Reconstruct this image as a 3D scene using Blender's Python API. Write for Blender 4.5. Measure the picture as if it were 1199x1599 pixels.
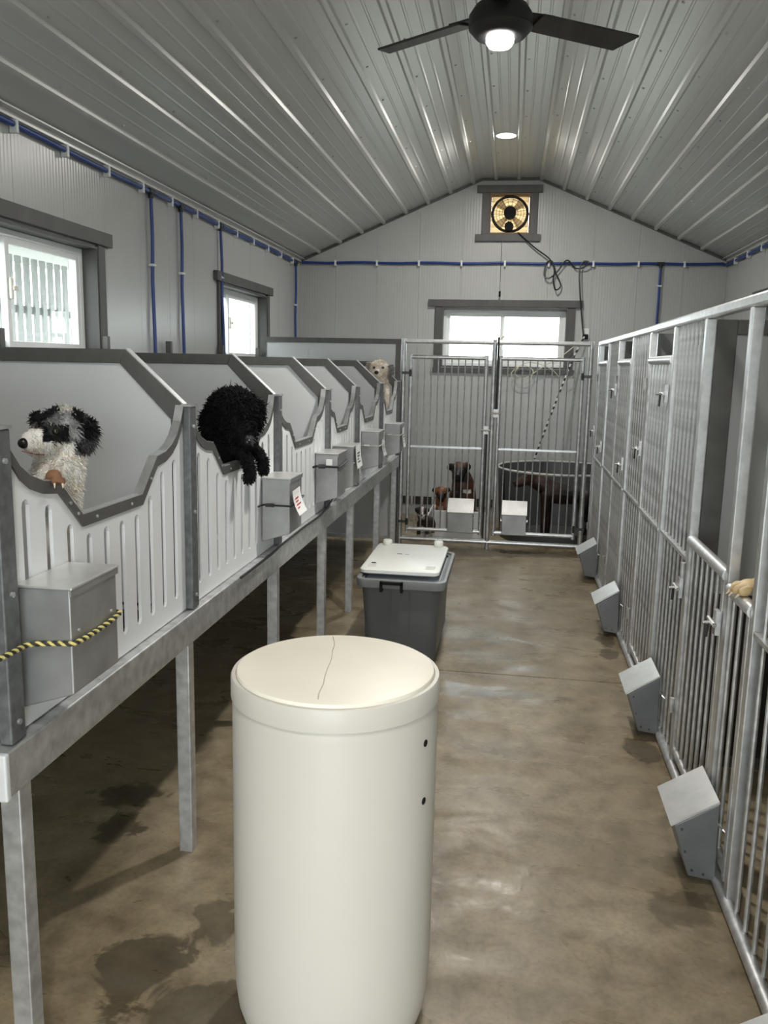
import bpy, bmesh, math, random
from mathutils import Vector, Matrix
import numpy as np

for o in list(bpy.data.objects): bpy.data.objects.remove(o, do_unlink=True)
SC = bpy.context.scene
COL = SC.collection
rnd = random.Random(7)

# ------------------------------------------------------------------ camera
CAMH = 1.6
F_PX, YAW, PITCH, ROLL = 1316.03, -.14672, -.17233, .02135
fw = Vector((math.sin(YAW)*math.cos(PITCH), math.cos(YAW)*math.cos(PITCH), math.sin(PITCH)))
rt = Vector((math.cos(YAW), -math.sin(YAW), 0)); up = rt.cross(fw)
rt, up = rt*math.cos(ROLL)+up*math.sin(ROLL), -rt*math.sin(ROLL)+up*math.cos(ROLL)
cam = bpy.data.cameras.new('camera'); camo = bpy.data.objects.new('camera', cam); COL.objects.link(camo)
cam.sensor_fit = 'VERTICAL'; cam.sensor_height = 36.0; cam.lens = F_PX/1599*36.0
cam.clip_start = .02; cam.clip_end = 200
m = Matrix((rt, up, -fw)).transposed().to_4x4(); m.translation = Vector((0, 0, CAMH)); camo.matrix_world = m
SC.camera = camo

# ------------------------------------------------------------------ world, exposure
W = bpy.data.worlds.new('overcast_sky'); SC.world = W; W.use_nodes = True
bg = W.node_tree.nodes['Background']; bg.inputs[0].default_value = (.90, .96, 1, 1); bg.inputs[1].default_value = 9.0
vs = SC.view_settings; vs.view_transform = 'Standard'; vs.look = 'None'; vs.gamma = 1; vs.use_curve_mapping = False
vs.exposure = 0.0
LAMP_W = 42.0

# ------------------------------------------------------------------ materials
MATS = {}
def nt_new(name):
    mt = bpy.data.materials.new(name); mt.use_nodes = True
    nt = mt.node_tree; b = nt.nodes['Principled BSDF']; MATS[name] = mt
    return mt, nt, b
def N(nt, t, **kw):
    n = nt.nodes.new(t)
    for k, v in kw.items():
        if k in n.inputs: n.inputs[k].default_value = v
        else: setattr(n, k, v)
    return n
def ramp(nt, fac, stops):
    r = nt.nodes.new('ShaderNodeValToRGB'); nt.links.new(fac, r.inputs[0])
    e = r.color_ramp.elements
    while len(e) < len(stops): e.new(.5)
    for el, (p, c) in zip(e, stops): el.position = p; el.color = (*c, 1) if len(c) == 3 else c
    return r
def mat(name, col, rough=.5, metal=0, var=.12, scale=6, bump=0, bscale=60, stretch=(1, 1, 1), rvar=0, spec=.5, coat=0):
    mt, nt, b = nt_new(name); L = nt.links.new
    tc = N(nt, 'ShaderNodeTexCoord'); mp = N(nt, 'ShaderNodeMapping'); mp.inputs['Scale'].default_value = stretch
    L(tc.outputs['Object'], mp.inputs['Vector'])
    no = N(nt, 'ShaderNodeTexNoise'); no.inputs['Scale'].default_value = scale; no.inputs['Detail'].default_value = 5
    L(mp.outputs[0], no.inputs['Vector'])
    lo = tuple(c*(1-var) for c in col); hi = tuple(min(1, c*(1+var)) for c in col)
    r = ramp(nt, no.outputs['Fac'], [(.3, lo), (.7, hi)]); L(r.outputs[0], b.inputs['Base Color'])
    b.inputs['Roughness'].default_value = rough; b.inputs['Metallic'].default_value = metal
    b.inputs['Specular IOR Level'].default_value = spec
    if coat: b.inputs['Coat Weight'].default_value = coat; b.inputs['Coat Roughness'].default_value = .15
    if rvar:
        mr = N(nt, 'ShaderNodeMapRange'); mr.inputs[3].default_value = rough-rvar; mr.inputs[4].default_value = rough+rvar
        L(no.outputs['Fac'], mr.inputs[0]); L(mr.outputs[0], b.inputs['Roughness'])
    if bump:
        n2 = N(nt, 'ShaderNodeTexNoise'); n2.inputs['Scale'].default_value = bscale; L(mp.outputs[0], n2.inputs['Vector'])
        bp = N(nt, 'ShaderNodeBump'); bp.inputs['Strength'].default_value = bump; bp.inputs['Distance'].default_value = .003
        L(n2.outputs['Fac'], bp.inputs['Height']); L(bp.outputs[0], b.inputs['Normal'])
    return mt
def wall_mat(name, col, axis):
    mt, nt, b = nt_new(name); L = nt.links.new
    tc = N(nt, 'ShaderNodeTexCoord'); wv = N(nt, 'ShaderNodeTexWave'); wv.bands_direction = axis
    wv.inputs['Scale'].default_value = 11; wv.inputs['Distortion'].default_value = .6; wv.inputs['Detail'].default_value = 1
    L(tc.outputs['Object'], wv.inputs['Vector'])
    bp = N(nt, 'ShaderNodeBump'); bp.inputs['Strength'].default_value = .12; bp.inputs['Distance'].default_value = .004
    L(wv.outputs['Fac'], bp.inputs['Height']); L(bp.outputs[0], b.inputs['Normal'])
    no = N(nt, 'ShaderNodeTexNoise'); no.inputs['Scale'].default_value = 1.3; L(tc.outputs['Object'], no.inputs['Vector'])
    r = ramp(nt, no.outputs['Fac'], [(.3, tuple(c*.96 for c in col)), (.7, col)]); L(r.outputs[0], b.inputs['Base Color'])
    b.inputs['Roughness'].default_value = .28
    return mt
wall_mat('white_pvc_y', (.44, .445, .43), 'Y'); wall_mat('white_pvc_x', (.44, .445, .43), 'X')
mat('ceiling_metal', (.60, .60, .575), .34, .25, .05, 2.5, .10, 7, (1, .15, 1))
mat('galvanized', (.55, .555, .55), .42, .75, .22, 28, .05, 60, rvar=.08)
mat('galvanized_dull', (.33, .335, .33), .55, .6, .3, 22, .05, 60, rvar=.08)
mat('galvanized_bright', (.66, .67, .67), .36, .8, .12, 30, rvar=.06)
mat('zinc_light', (.74, .75, .75), .45, .2, .08, 20)
mat('charcoal_steel', (.125, .13, .132), .5, .3, .3, 40, .06, 80)
mat('dark_mat', (.022, .021, .020), .85, 0, .2, 20, .1, 90)
mat('sheet_steel', (.36, .36, .355), .45, .7, .18, 9, .03, 30, rvar=.08)
mat('lid_steel', (.70, .70, .68), .38, .75, .1, 12, .04, 20, rvar=.06)
mat('grey_plastic_panel', (.78, .79, .80), .42, 0, .04, 3, .02, 120)
mat('divider_plastic', (.66, .67, .67), .40, 0, .05, 3, .02, 120)
mat('run_plastic', (.42, .43, .43), .42, 0, .04, 3, .02, 120)
mat('dark_frame', (.115, .112, .105), .5, .3, .15, 14, .05, 60)
mat('dark_trim', (.085, .083, .08), .55, 0, .15, 10, .05, 40, (1, 1, .3))
mat('white_vinyl', (.80, .81, .80), .35, 0, .03, 4)
mat('cream_vinyl', (.76, .74, .66), .4, 0, .04, 4)
mat('blue_pipe', (.012, .045, .22), .38, 0, .15, 6)
mat('black_fitting', (.012, .013, .018), .45, 0, .1, 20)
mat('clip_white', (.72, .74, .74), .4, 0, .04, 20)
mat('chrome_bolt', (.72, .72, .70), .25, .95, .08, 30)
mat('dark_bolt', (.07, .07, .07), .4, .7, .2, 30)
mat('drum_plastic', (.625, .592, .530), .42, 0, .05, 2.2, .03, 40, (1, 1, .35), rvar=.05)
mat('drum_lid', (.87, .82, .69), .45, 0, .06, 3.5, .05, 30)
mat('crack_line', (.42, .37, .27), .7, 0, .1, 9)
mat('tote_grey', (.115, .125, .13), .42, 0, .06, 4, .04, 90)
mat('tote_rim', (.20, .21, .215), .4, 0, .05, 4)
mat('tote_inside', (.42, .45, .49), .5, 0, .05, 4)
mat('white_lid', (.80, .81, .76), .35, 0, .03, 5)
mat('clear_knob', (.72, .73, .68), .25, 0, .04, 8)
mat('black_plastic', (.010, .010, .010), .65, 0, .1, 12, spec=.15)
mat('black_cord', (.012, .012, .013), .45, 0, .1, 12)
mat('cream_cord', (.62, .58, .44), .5, 0, .05, 12)
mat('yellow_rope', (.72, .62, .22), .7, 0, .15, 60, .3, 200)
mat('black_rope', (.03, .03, .02), .7, 0, .1, 60)
mat('fan_black', (.012, .012, .012), .5, 0, .25, 20, .1, 60)
mat('fan_blade', (.035, .032, .027), .55, 0, .5, 12, .1, 40, (1, .2, 1))
mat('tub_grey', (.075, .076, .075), .42, 0, .08, 4)
mat('tub_rim', (.46, .46, .44), .4, 0, .08, 8)
mat('dog_nose', (.008, .007, .007), .3)
mat('dog_eye', (.012, .007, .004), .08, coat=.8)
mat('claw', (.62, .50, .36), .4)
mat('tongue_pink', (.30, .13, .11), .45)
mat('paper', (.80, .80, .78), .7, 0, .03, 8)
mat('red_ink', (.55, .05, .05), .6); mat('black_ink', (.03, .03, .03), .6)
mat('outlet_white', (.75, .75, .72), .4)
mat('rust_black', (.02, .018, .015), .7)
mat('porch_white', (.30, .31, .30), .6, 0, .06, 1)
mat('gravel', (.42, .42, .38), .9, 0, .2, 3)
mat('warm_shutter_edge', (.20, .13, .07), .6)

def floor_mat():
    mt, nt, b = nt_new('concrete'); L = nt.links.new
    tc = N(nt, 'ShaderNodeTexCoord')
    def noise(s, d=6, dist=0, st=(1, 1, 1), rough=.6):
        mp = N(nt, 'ShaderNodeMapping'); mp.inputs['Scale'].default_value = st; L(tc.outputs['Object'], mp.inputs[0])
        n = N(nt, 'ShaderNodeTexNoise'); n.inputs['Scale'].default_value = s; n.inputs['Detail'].default_value = d
        n.inputs['Distortion'].default_value = dist; n.inputs['Roughness'].default_value = rough
        L(mp.outputs[0], n.inputs['Vector']); return n
    n1 = noise(1.5, 7, .6, (1, .8, 1)); n2 = noise(9, 8, .3); n3 = noise(60, 4)
    r1 = ramp(nt, n1.outputs['Fac'], [(.30, (.150, .118, .070)), (.52, (.225, .182, .117)), (.72, (.295, .248, .170))])
    r2 = ramp(nt, n2.outputs['Fac'], [(.3, (.66, .63, .58)), (.5, (.98, .97, .95)), (.72, (1.25, 1.24, 1.20))])
    mx = N(nt, 'ShaderNodeMix'); mx.data_type = 'RGBA'; mx.blend_type = 'MULTIPLY'; mx.inputs[0].default_value = 1.0
    L(r1.outputs[0], mx.inputs[6]); L(r2.outputs[0], mx.inputs[7])
    r3 = ramp(nt, n3.outputs['Fac'], [(.28, (.74, .73, .70)), (.5, (1, 1, 1)), (.72, (1.18, 1.17, 1.14))])
    mx2 = N(nt, 'ShaderNodeMix'); mx2.data_type = 'RGBA'; mx2.blend_type = 'MULTIPLY'; mx2.inputs[0].default_value = .7
    L(mx.outputs[2], mx2.inputs[6]); L(r3.outputs[0], mx2.inputs[7])
    col = mx2.outputs[2]
    # spilled damp stains and dung specks, each with its own outline
    dn = noise(7, 6, .8); dn2 = noise(3, 3)
    sep = N(nt, 'ShaderNodeSeparateXYZ'); L(tc.outputs['Object'], sep.inputs[0])
    def M(op, a, bb=None):
        n = N(nt, 'ShaderNodeMath'); n.operation = op
        for i, v in enumerate((a, bb)):
            if v is None: continue
            if isinstance(v, (int, float)): n.inputs[i].default_value = v
            else: L(v, n.inputs[i])
        return n.outputs[0]
    stain = None
    for (x, y, rx, ry, k) in [(-.90, 1.88, .14, .17, 1.0), (-.78, 2.12, .07, .10, .8), (-.70, 1.78, .16, .10, .9), (-1.28, 2.52, .08, .10, 1.0), (-1.35, 2.75, .13, .08, 1.0),
                              (.58, 2.42, .11, .10, .7), (.62, 3.5, .08, .12, 1.0), (.63, 5.0, .06, .14, .9), (.62, 4.75, .05, .09, .9), (-.02, 4.02, .35, .06, .5), (.1, 7.28, .7, .12, .8), (-.5, 7.2, .5, .12, .8), (.60, 2.65, .10, .07, .6)]:
        ax = M('DIVIDE', M('SUBTRACT', sep.outputs[0], x), rx); ay = M('DIVIDE', M('SUBTRACT', sep.outputs[1], y), ry)
        d = M('SQRT', M('ADD', M('MULTIPLY', ax, ax), M('MULTIPLY', ay, ay)))
        d = M('ADD', d, M('MULTIPLY', M('SUBTRACT', dn.outputs['Fac'], .5), 2.6))
        s = N(nt, 'ShaderNodeMapRange'); s.inputs[1].default_value = 1.05; s.inputs[2].default_value = .85; L(d, s.inputs[0])
        v = M('MULTIPLY', s.outputs[0], k)
        stain = v if stain is None else M('MAXIMUM', stain, v)
    vo = N(nt, 'ShaderNodeTexVoronoi'); vo.inputs['Scale'].default_value = 5.5; L(tc.outputs['Object'], vo.inputs['Vector'])
    sp = N(nt, 'ShaderNodeMapRange'); sp.inputs[1].default_value = .055; sp.inputs[2].default_value = .03; L(vo.outputs['Distance'], sp.inputs[0])
    gate = N(nt, 'ShaderNodeMapRange'); gate.inputs[1].default_value = .55; gate.inputs[2].default_value = .6; L(dn2.outputs['Fac'], gate.inputs[0])
    stain = M('MAXIMUM', stain, M('MULTIPLY', M('MULTIPLY', sp.outputs[0], gate.outputs[0]), .9))
    mx3 = N(nt, 'ShaderNodeMix'); mx3.data_type = 'RGBA'; L(M('MULTIPLY', stain, .72), mx3.inputs[0])
    L(col, mx3.inputs[6]); mx3.inputs[7].default_value = (.042, .032, .018, 1)
    L(mx3.outputs[2], b.inputs['Base Color'])
    # damp sheen
    n4 = noise(3.0, 4, .5, (.8, 1.6, 1)); 
    rr = N(nt, 'ShaderNodeMapRange'); rr.inputs[1].default_value = .38; rr.inputs[2].default_value = .62; rr.inputs[3].default_value = .24; rr.inputs[4].default_value = .52
    L(n4.outputs['Fac'], rr.inputs[0]); L(rr.outputs[0], b.inputs['Roughness'])
    bp = N(nt, 'ShaderNodeBump'); bp.inputs['Strength'].default_value = .22; bp.inputs['Distance'].default_value = .003
    n5 = noise(26, 6, .4, (1, .5, 1)); L(n5.outputs['Fac'], bp.inputs['Height']); L(bp.outputs[0], b.inputs['Normal'])
floor_mat()

def glass_mat():
    mt, nt, b = nt_new('window_glass'); L = nt.links.new; nt.nodes.remove(b)
    out = nt.nodes['Material Output']
    t = N(nt, 'ShaderNodeBsdfTransparent'); t.inputs[0].default_value = (.95, .97, .96, 1)
    g = N(nt, 'ShaderNodeBsdfGlossy'); g.inputs['Roughness'].default_value = .02
    mx = N(nt, 'ShaderNodeMixShader'); mx.inputs[0].default_value = .05
    L(t.outputs[0], mx.inputs[1]); L(g.outputs[0], mx.inputs[2]); L(mx.outputs[0], out.inputs[0])
glass_mat()
def translucent_mat(name, c):
    mt, nt, b = nt_new(name); L = nt.links.new; nt.nodes.remove(b); out = nt.nodes['Material Output']
    t = N(nt, 'ShaderNodeBsdfTranslucent'); t.inputs[0].default_value = (*c, 1)
    d = N(nt, 'ShaderNodeBsdfDiffuse'); d.inputs[0].default_value = (*c, 1); mx = N(nt, 'ShaderNodeMixShader')
    no = N(nt, 'ShaderNodeTexNoise'); no.inputs['Scale'].default_value = 14
    mr = N(nt, 'ShaderNodeMapRange'); mr.inputs[3].default_value = .15; mr.inputs[4].default_value = .75
    L(no.outputs['Fac'], mr.inputs[0]); L(mr.outputs[0], mx.inputs[0])
    L(t.outputs[0], mx.inputs[1]); L(d.outputs[0], mx.inputs[2]); L(mx.outputs[0], out.inputs[0])
translucent_mat('shutter_slat', (.76, .66, .48))
def emit_mat(name, c, s):
    mt, nt, b = nt_new(name); b.inputs['Base Color'].default_value = (*c, 1)
    b.inputs['Emission Color'].default_value = (*c, 1); b.inputs['Emission Strength'].default_value = s
emit_mat('lamp_glow', (1, .97, .92), 35)
def fur_mat(name, rough=.8, spec=.15):
    mt, nt, b = nt_new(name); a = N(nt, 'ShaderNodeAttribute'); a.attribute_name = 'Col'
    nt.links.new(a.outputs['Color'], b.inputs['Base Color']); b.inputs['Roughness'].default_value = rough
    b.inputs['Specular IOR Level'].default_value = spec
fur_mat('fur_coat'); fur_mat('short_coat', .5, .35)
def rope_mat():
    mt, nt, b = nt_new('striped_rope'); tc = N(nt, 'ShaderNodeTexCoord'); w = N(nt, 'ShaderNodeTexWave'); w.bands_direction = 'Z'
    w.inputs['Scale'].default_value = 5.5; nt.links.new(tc.outputs['Object'], w.inputs['Vector'])
    r = ramp(nt, w.outputs['Fac'], [(.44, (.015, .015, .015)), (.56, (.6, .6, .57))]); nt.links.new(r.outputs[0], b.inputs['Base Color']); b.inputs['Roughness'].default_value = .7
rope_mat()

# ------------------------------------------------------------------ mesh helpers
class MB:
    def __init__(s): s.v = []; s.f = []
    def add(s, vs, fs):
        k = len(s.v); s.v += [tuple(p) for p in vs]; s.f += [tuple(i+k for i in f) for f in fs]; return s
    def box(s, x0, x1, y0, y1, z0, z1):
        x0, x1 = sorted((x0, x1)); y0, y1 = sorted((y0, y1)); z0, z1 = sorted((z0, z1))
        return s.add([(x0,y0,z0),(x1,y0,z0),(x1,y1,z0),(x0,y1,z0),(x0,y0,z1),(x1,y0,z1),(x1,y1,z1),(x0,y1,z1)],
                     [(0,3,2,1),(4,5,6,7),(0,1,5,4),(1,2,6,5),(2,3,7,6),(3,0,4,7)])
    def prism(s, poly, fn, a, b):
        """poly: 2-D points; fn(u,v,w) -> xyz; extruded w from a to b"""
        n = len(poly); vs = [fn(u, v, a) for u, v in poly]+[fn(u, v, b) for u, v in poly]
        return s.add(vs, [tuple(range(n))[::-1], tuple(range(n, 2*n))]+[(i, (i+1) % n, n+(i+1) % n, n+i) for i in range(n)])
    def tube(s, path, r, n=8, closed=False):
        P = [Vector(p) for p in path]; k = len(P); rr = r if isinstance(r, (list, tuple)) else [r]*k
        rings = []; prev = None
        for i, p in enumerate(P):
            if closed: t = (P[(i+1) % k]-P[i-1])
            else: t = (P[min(i+1, k-1)]-P[max(i-1, 0)])
            t.normalize()
            if prev is None:
                a = Vector((0, 0, 1)) if abs(t.z) < .9 else Vector((1, 0, 0))
                u = t.cross(a).normalized()
            else:
                u = prev-t*prev.dot(t); u.normalize()
            prev = u; w = t.cross(u)
            rings.append([p+(u*math.cos(2*math.pi*j/n)+w*math.sin(2*math.pi*j/n))*rr[i] for j in range(n)])
        vs = [q for g in rings for q in g]; fs = []
        for i in range(k if closed else k-1):
            a = i*n; b = ((i+1) % k)*n
            fs += [(a+j, a+(j+1) % n, b+(j+1) % n, b+j) for j in range(n)]
        if not closed: fs += [tuple(range(n))[::-1], tuple(range((k-1)*n, k*n))]
        return s.add(vs, fs)
    def lathe(s, prof, c, n=32, cap=True, a0=0, a1=2*math.pi):
        full = abs(a1-a0-2*math.pi) < 1e-6; m_ = n if full else n+1
        vs = []
        for r, z in prof:
            vs += [(c[0]+r*math.cos(a0+(a1-a0)*j/n), c[1]+r*math.sin(a0+(a1-a0)*j/n), c[2]+z) for j in range(m_)]
        fs = []
        for i in range(len(prof)-1):
            for j in range(n):
                q = (j+1) % m_
                fs.append((i*m_+j, i*m_+q, (i+1)*m_+q, (i+1)*m_+j))
        if cap and full: fs += [tuple(range(m_))[::-1], tuple(range((len(prof)-1)*m_, len(prof)*m_))]
        return s.add(vs, fs)
    def ell(s, c, r, n=12, m=8, R=None):
        vs = [];
        for i in range(1, m):
            ph = math.pi*i/m
            for j in range(n):
                th = 2*math.pi*j/n; vs.append(Vector((r[0]*math.sin(ph)*math.cos(th), r[1]*math.sin(ph)*math.sin(th), r[2]*math.cos(ph))))
        vs += [Vector((0, 0, r[2])), Vector((0, 0, -r[2]))]
        if R is not None: vs = [R @ q for q in vs]
        vs = [q+Vector(c) for q in vs]; fs = []
        for i in range(m-2):
            for j in range(n): fs.append((i*n+j, (i+1)*n+j, (i+1)*n+(j+1) % n, i*n+(j+1) % n))
        t = (m-1)*n
        fs += [(t, j, (j+1) % n) for j in range(n)]+[(t+1, (m-2)*n+(j+1) % n, (m-2)*n+j) for j in range(n)]
        return s.add(vs, fs)
    def build(s, name, mt, parent=None, off=None, smooth=False, bevel=0, seg=2, kind=None):
        off = Vector(off) if off is not None else (parent['_o'] if parent is not None and '_o' in parent else None)
        if off is None:
            A = np.array([tuple(p) for p in s.v]); off = Vector((float(A[:, 0].min()+A[:, 0].max())/2, float(A[:, 1].min()+A[:, 1].max())/2, float(A[:, 2].min())))
        o3 = Vector(off)
        me = bpy.data.meshes.new(name); me.from_pydata([(p[0]-o3.x, p[1]-o3.y, p[2]-o3.z) for p in s.v], [], s.f)
        bm = bmesh.new(); bm.from_mesh(me); bmesh.ops.recalc_face_normals(bm, faces=bm.faces); bm.to_mesh(me); bm.free()
        me.materials.append(MATS[mt])
        if smooth:
            me.polygons.foreach_set('use_smooth', [True]*len(me.polygons)); me.set_sharp_from_angle(angle=math.radians(40))
        o = bpy.data.objects.new(name, me); COL.objects.link(o)
        if parent is not None: o.parent = parent; o['_o'] = list(o3)
        else: o.location = o3
        if bevel:
            b = o.modifiers.new('bevel', 'BEVEL'); b.width = bevel; b.segments = seg; b.limit_method = 'ANGLE'
        if kind: o['kind'] = kind
        return o
def tag(o, label, cat=None, group=None, kind=None):
    if label: o['label'] = label
    if cat: o['category'] = cat
    if group: o['group'] = group
    if kind: o['kind'] = kind
    return o
def thing(name, loc, label, cat, group=None):
    o = bpy.data.objects.new(name, None); COL.objects.link(o); o.location = loc; o['_o'] = list(loc); o.empty_display_size = .1
    return tag(o, label, cat, group)
def struct(name):
    o = bpy.data.objects.new(name, None); COL.objects.link(o); o['_o'] = [0, 0, 0]; o['kind'] = 'structure'; return o
def inst(src, parent, delta=(0, 0, 0)):
    """copy of a part with shared mesh, shifted"""
    c = src.copy(); COL.objects.link(c); c.parent = parent; c.location = src.location+Vector(delta); return c

# ------------------------------------------------------------------ room
XL, XR, YB, YF = -2.3, 2.05, 9.05, -1.3
PROF = [(XL, 2.684), (-.40, 3.493), (.17, 3.493), (XR, 2.70)]
def ctop(x):
    x = min(max(x, XL), XR)
    for (a, za), (b, zb) in zip(PROF, PROF[1:]):
        if x <= b: return za+(zb-za)*(x-a)/(b-a)
    return PROF[-1][1]
def slabs(s0, s1, z0, topfn, opens, kinks):
    cuts = sorted({s0, s1} | {c for o in opens for c in o[:2] if s0 < c < s1} | {k for k in kinks if s0 < k < s1})
    out = []
    for a, b in zip(cuts, cuts[1:]):
        mid = (a+b)/2; z = z0
        for (oa, ob, oz0, oz1) in sorted([o for o in opens if o[0] < mid < o[1]], key=lambda o: o[2]):
            out.append([(a, z), (b, z), (b, oz0), (a, oz0)]); z = oz1
        out.append([(a, z), (b, z), (b, topfn(b)), (a, topfn(a))])
    return out
def wall(name, s0, s1, topfn, opens, kinks, fn, seam0, pitch, mt):
    """fn(s,z,d): d = 0 at the room face, positive outwards"""
    root = struct(name)
    mb = MB()
    for q in slabs(s0-.159, s1+.159, 0, topfn, opens, kinks): mb.prism(q, lambda u, v, w: fn(u, v, w), .012, .16)
    mb.build('wall_core', mt, root)
    k = math.ceil((s0-seam0)/pitch); seams = [s0]
    while seam0+k*pitch < s1-.03:
        if seam0+k*pitch > s0+.03: seams.append(seam0+k*pitch)
        k += 1
    seams.append(s1)
    for a, b in zip(seams, seams[1:]):
        mb = MB()
        for q in slabs(a+.001, b-.001, 0, topfn, opens, kinks): mb.prism(q, lambda u, v, w: fn(u, v, w), 0, .012)
        mb.build('wall_panel', mt, root)
    return root
WZ0, WZ1 = 1.60, 2.205
winL = [(3.28, 4.51, WZ0, WZ1), (6.53, 7.77, WZ0, WZ1)]
backO = [(-.765, .525, 1.60, 2.205), (-.315, .098, 2.945, 3.345)]
wall('wall_left', YF, YB, lambda s: 2.69, winL, [], lambda s, z, d: (XL-d, s, z), 3.748, .4455, 'white_pvc_y')
wall('wall_right', YF, YB, lambda s: 2.705, winL, [], lambda s, z, d: (XR+d, s, z), 3.748, .4455, 'white_pvc_y')
wall('wall_back', XL, XR, lambda s: ctop(s)+.003, backO, [PROF[1][0], PROF[2][0]], lambda s, z, d: (s, YB+d, z), -1.907, .4425, 'white_pvc_x')
doorO = [(-.95, .95, .02, 2.25)]
wall('wall_front', XL, XR, lambda s: ctop(s)+.003, doorO, [PROF[1][0], PROF[2][0]], lambda s, z, d: (s, YF-d, z), -1.907, .4425, 'white_pvc_x')

# floor: two pours with an open control joint
fl = struct('floor')
MB().box(XL-.16, XR+.16, YF-.16, YB+.16, -.12, -.012).build('slab_base', 'concrete', fl)
MB().box(XL-.16, XR+.16, YF-.16, 4.296, -.012, 0).build('slab', 'concrete', fl)
MB().box(XL-.16, XR+.16, 4.303, YB+.16, -.012, 0).build('slab', 'concrete', fl)

# ceiling: ribbed sheet metal
ce = struct('ceiling')
for (a, za), (b, zb) in zip(PROF, PROF[1:]):
    d = Vector((b-a, 0, zb-za)).normalized(); nn = Vector((-d.z, 0, d.x))
    MB().prism([(a, za), (b, zb), (b+nn.x*.03, zb+nn.z*.03), (a+nn.x*.03, za+nn.z*.03)], lambda u, v, w: (u, w, v), YF-.1, YB+.1).build('ceiling_sheet', 'ceiling_metal', ce)
def ceil_frame(x):
    e = .01; d = Vector((2*e, 0, ctop(min(x+e, XR))-ctop(max(x-e, XL)))).normalized()
    return Vector((x, 0, ctop(x))), d, Vector((d.z, 0, -d.x))
ribx = [-2.09+.2285*k for k in range(-0, 18)]
def rib(x, w0, w1, h, name):
    p, d, n = ceil_frame(x)
    poly = [(-w0, -.002), (-w1, h), (w1, h), (w0, -.002)]
    MB().prism(poly, lambda u, v, w: tuple(p+d*u+n*v+Vector((0, w, 0))), YF, YB).build(name, 'ceiling_metal', ce)
for i, x in enumerate(ribx):
    rib(x, .026, .012, .021, 'rib')
    for q in (.36, .64):
        if x+.2285*q < XR-.05: rib(x+.2285*q, .012, .004, .0025, 'minor_rib')
mb = MB()
for i, x in enumerate(ribx[:-1]):
    for j in range(20):
        for q in (.18,):
            xx = x+.2285*q; p, d, n = ceil_frame(xx); yy = .1+j*.61+(.12 if i % 2 else 0)
            if yy < YB-.05: mb.tube([p+Vector((0, yy, 0)), p+Vector((0, yy, 0))+n*.006], [.009, .006], 6)
mb.build('screws', 'galvanized', ce, kind='stuff')
# dark channel where the ceiling meets the end wall, pale channel along the eaves
tr = struct('trim_1')
for (a, za), (b, zb) in zip(PROF, PROF[1:]):
    MB().prism([(a, za-.028), (b, zb-.028), (b, zb-.002), (a, za-.002)], lambda u, v, w: (u, w, v), YB-.018, YB+.001).build('channel', 'dark_frame', tr)
for sx, zz, nm in ((XL, 2.684, 'trim_2'), (XR, 2.70, 'trim_3')):
    t2 = struct(nm); s = 1 if sx < 0 else -1
    MB().box(sx, sx+s*.022, YF, YB, zz-.022, zz+.004).build('channel', 'ceiling_metal', t2)
    MB().box(sx, sx+s*.06, YF, YB, zz+.004, zz+.012).build('flange', 'ceiling_metal', t2)

# ------------------------------------------------------------------ windows (frame coordinates s, z, d outwards)
def window(n, s0, s1, fn, mull, portal_rot, loc):
    w = struct('window_%d' % n)
    def B(name, a, b, z0, z1, d0, d1, m, par=w, bev=0):
        mb = MB(); mb.prism([(a, z0), (b, z0), (b, z1), (a, z1)], lambda u, v, q: fn(u, v, q), d0, d1); return mb.build(name, m, par, bevel=bev)
    B('header_trim', s0-.145, s1+.145, WZ1+.012, WZ1+.085, -.035, .0, 'dark_trim', bev=.003)
    for a, b in ((s0-.075, s0), (s1, s1+.075)): B('jamb_trim', a, b, WZ0-.012, WZ1+.012, -.022, 0, 'dark_trim', bev=.003)
    B('sill_trim', s0-.10, s1+.10, WZ0-.062, WZ0-.010, -.03, 0, 'dark_trim', bev=.003)
    B('reveal', s0, s0+.012, WZ0, WZ1, -.015, .13, 'dark_trim'); B('reveal', s1-.012, s1, WZ0, WZ1, -.015, .13, 'dark_trim')
    B('reveal', s0+.012, s1-.012, WZ1-.012, WZ1, -.015, .13, 'dark_trim'); B('reveal', s0+.012, s1-.012, WZ0, WZ0+.012, -.015, .13, 'dark_trim')
    a, b, z0, z1 = s0+.012, s1-.012, WZ0+.012, WZ1-.012; t = .035
    for q in ((a, a+t, z0, z1), (b-t, b, z0, z1), (a+t, b-t, z1-t, z1), (a+t, b-t, z0, z0+t)): B('frame', *q, .07, .13, 'white_vinyl', bev=.004)
    mid = s0+(s1-s0)*mull
    for k, (p0, p1, dd) in enumerate(((a+t, mid+.022, .105), (mid-.022, b-t, .085))):
        u = .032
        sa = B('sash', p0, p0+u, z0+t, z1-t, dd-.012, dd+.012, 'white_vinyl', bev=.003)
        for q in ((p1-u, p1, z0+t, z1-t), (p0+u, p1-u, z1-t-u, z1-t), (p0+u, p1-u, z0+t, z0+t+u)): B('sash', *q, dd-.012, dd+.012, 'white_vinyl', bev=.003)
        B('pane', p0+u, p1-u, z0+t+u, z1-t-u, dd-.002, dd+.002, 'window_glass')
    zc = (z0+z1)/2+.02
    l = B('latch', mid-.012, mid+.012, zc-.05, zc+.05, .055, .073, 'cream_vinyl', bev=.006)
    B('latch', mid-.004, mid+.030, zc-.012, zc+.012, .045, .058, 'cream_vinyl', bev=.004)
    return w
for n, (a, b, _, _) in enumerate(winL):
    window(n+1, a, b, lambda s, z, d: (XL-d, s, z), .42 if n == 0 else .34, (0, -math.pi/2, 0), (XL-.15, (a+b)/2, 1.9))
window(3, -.765, .525, lambda s, z, d: (s, YB+d, z), .487, (-math.pi/2, 0, 0), (-.12, YB+.15, 1.9))
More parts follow.
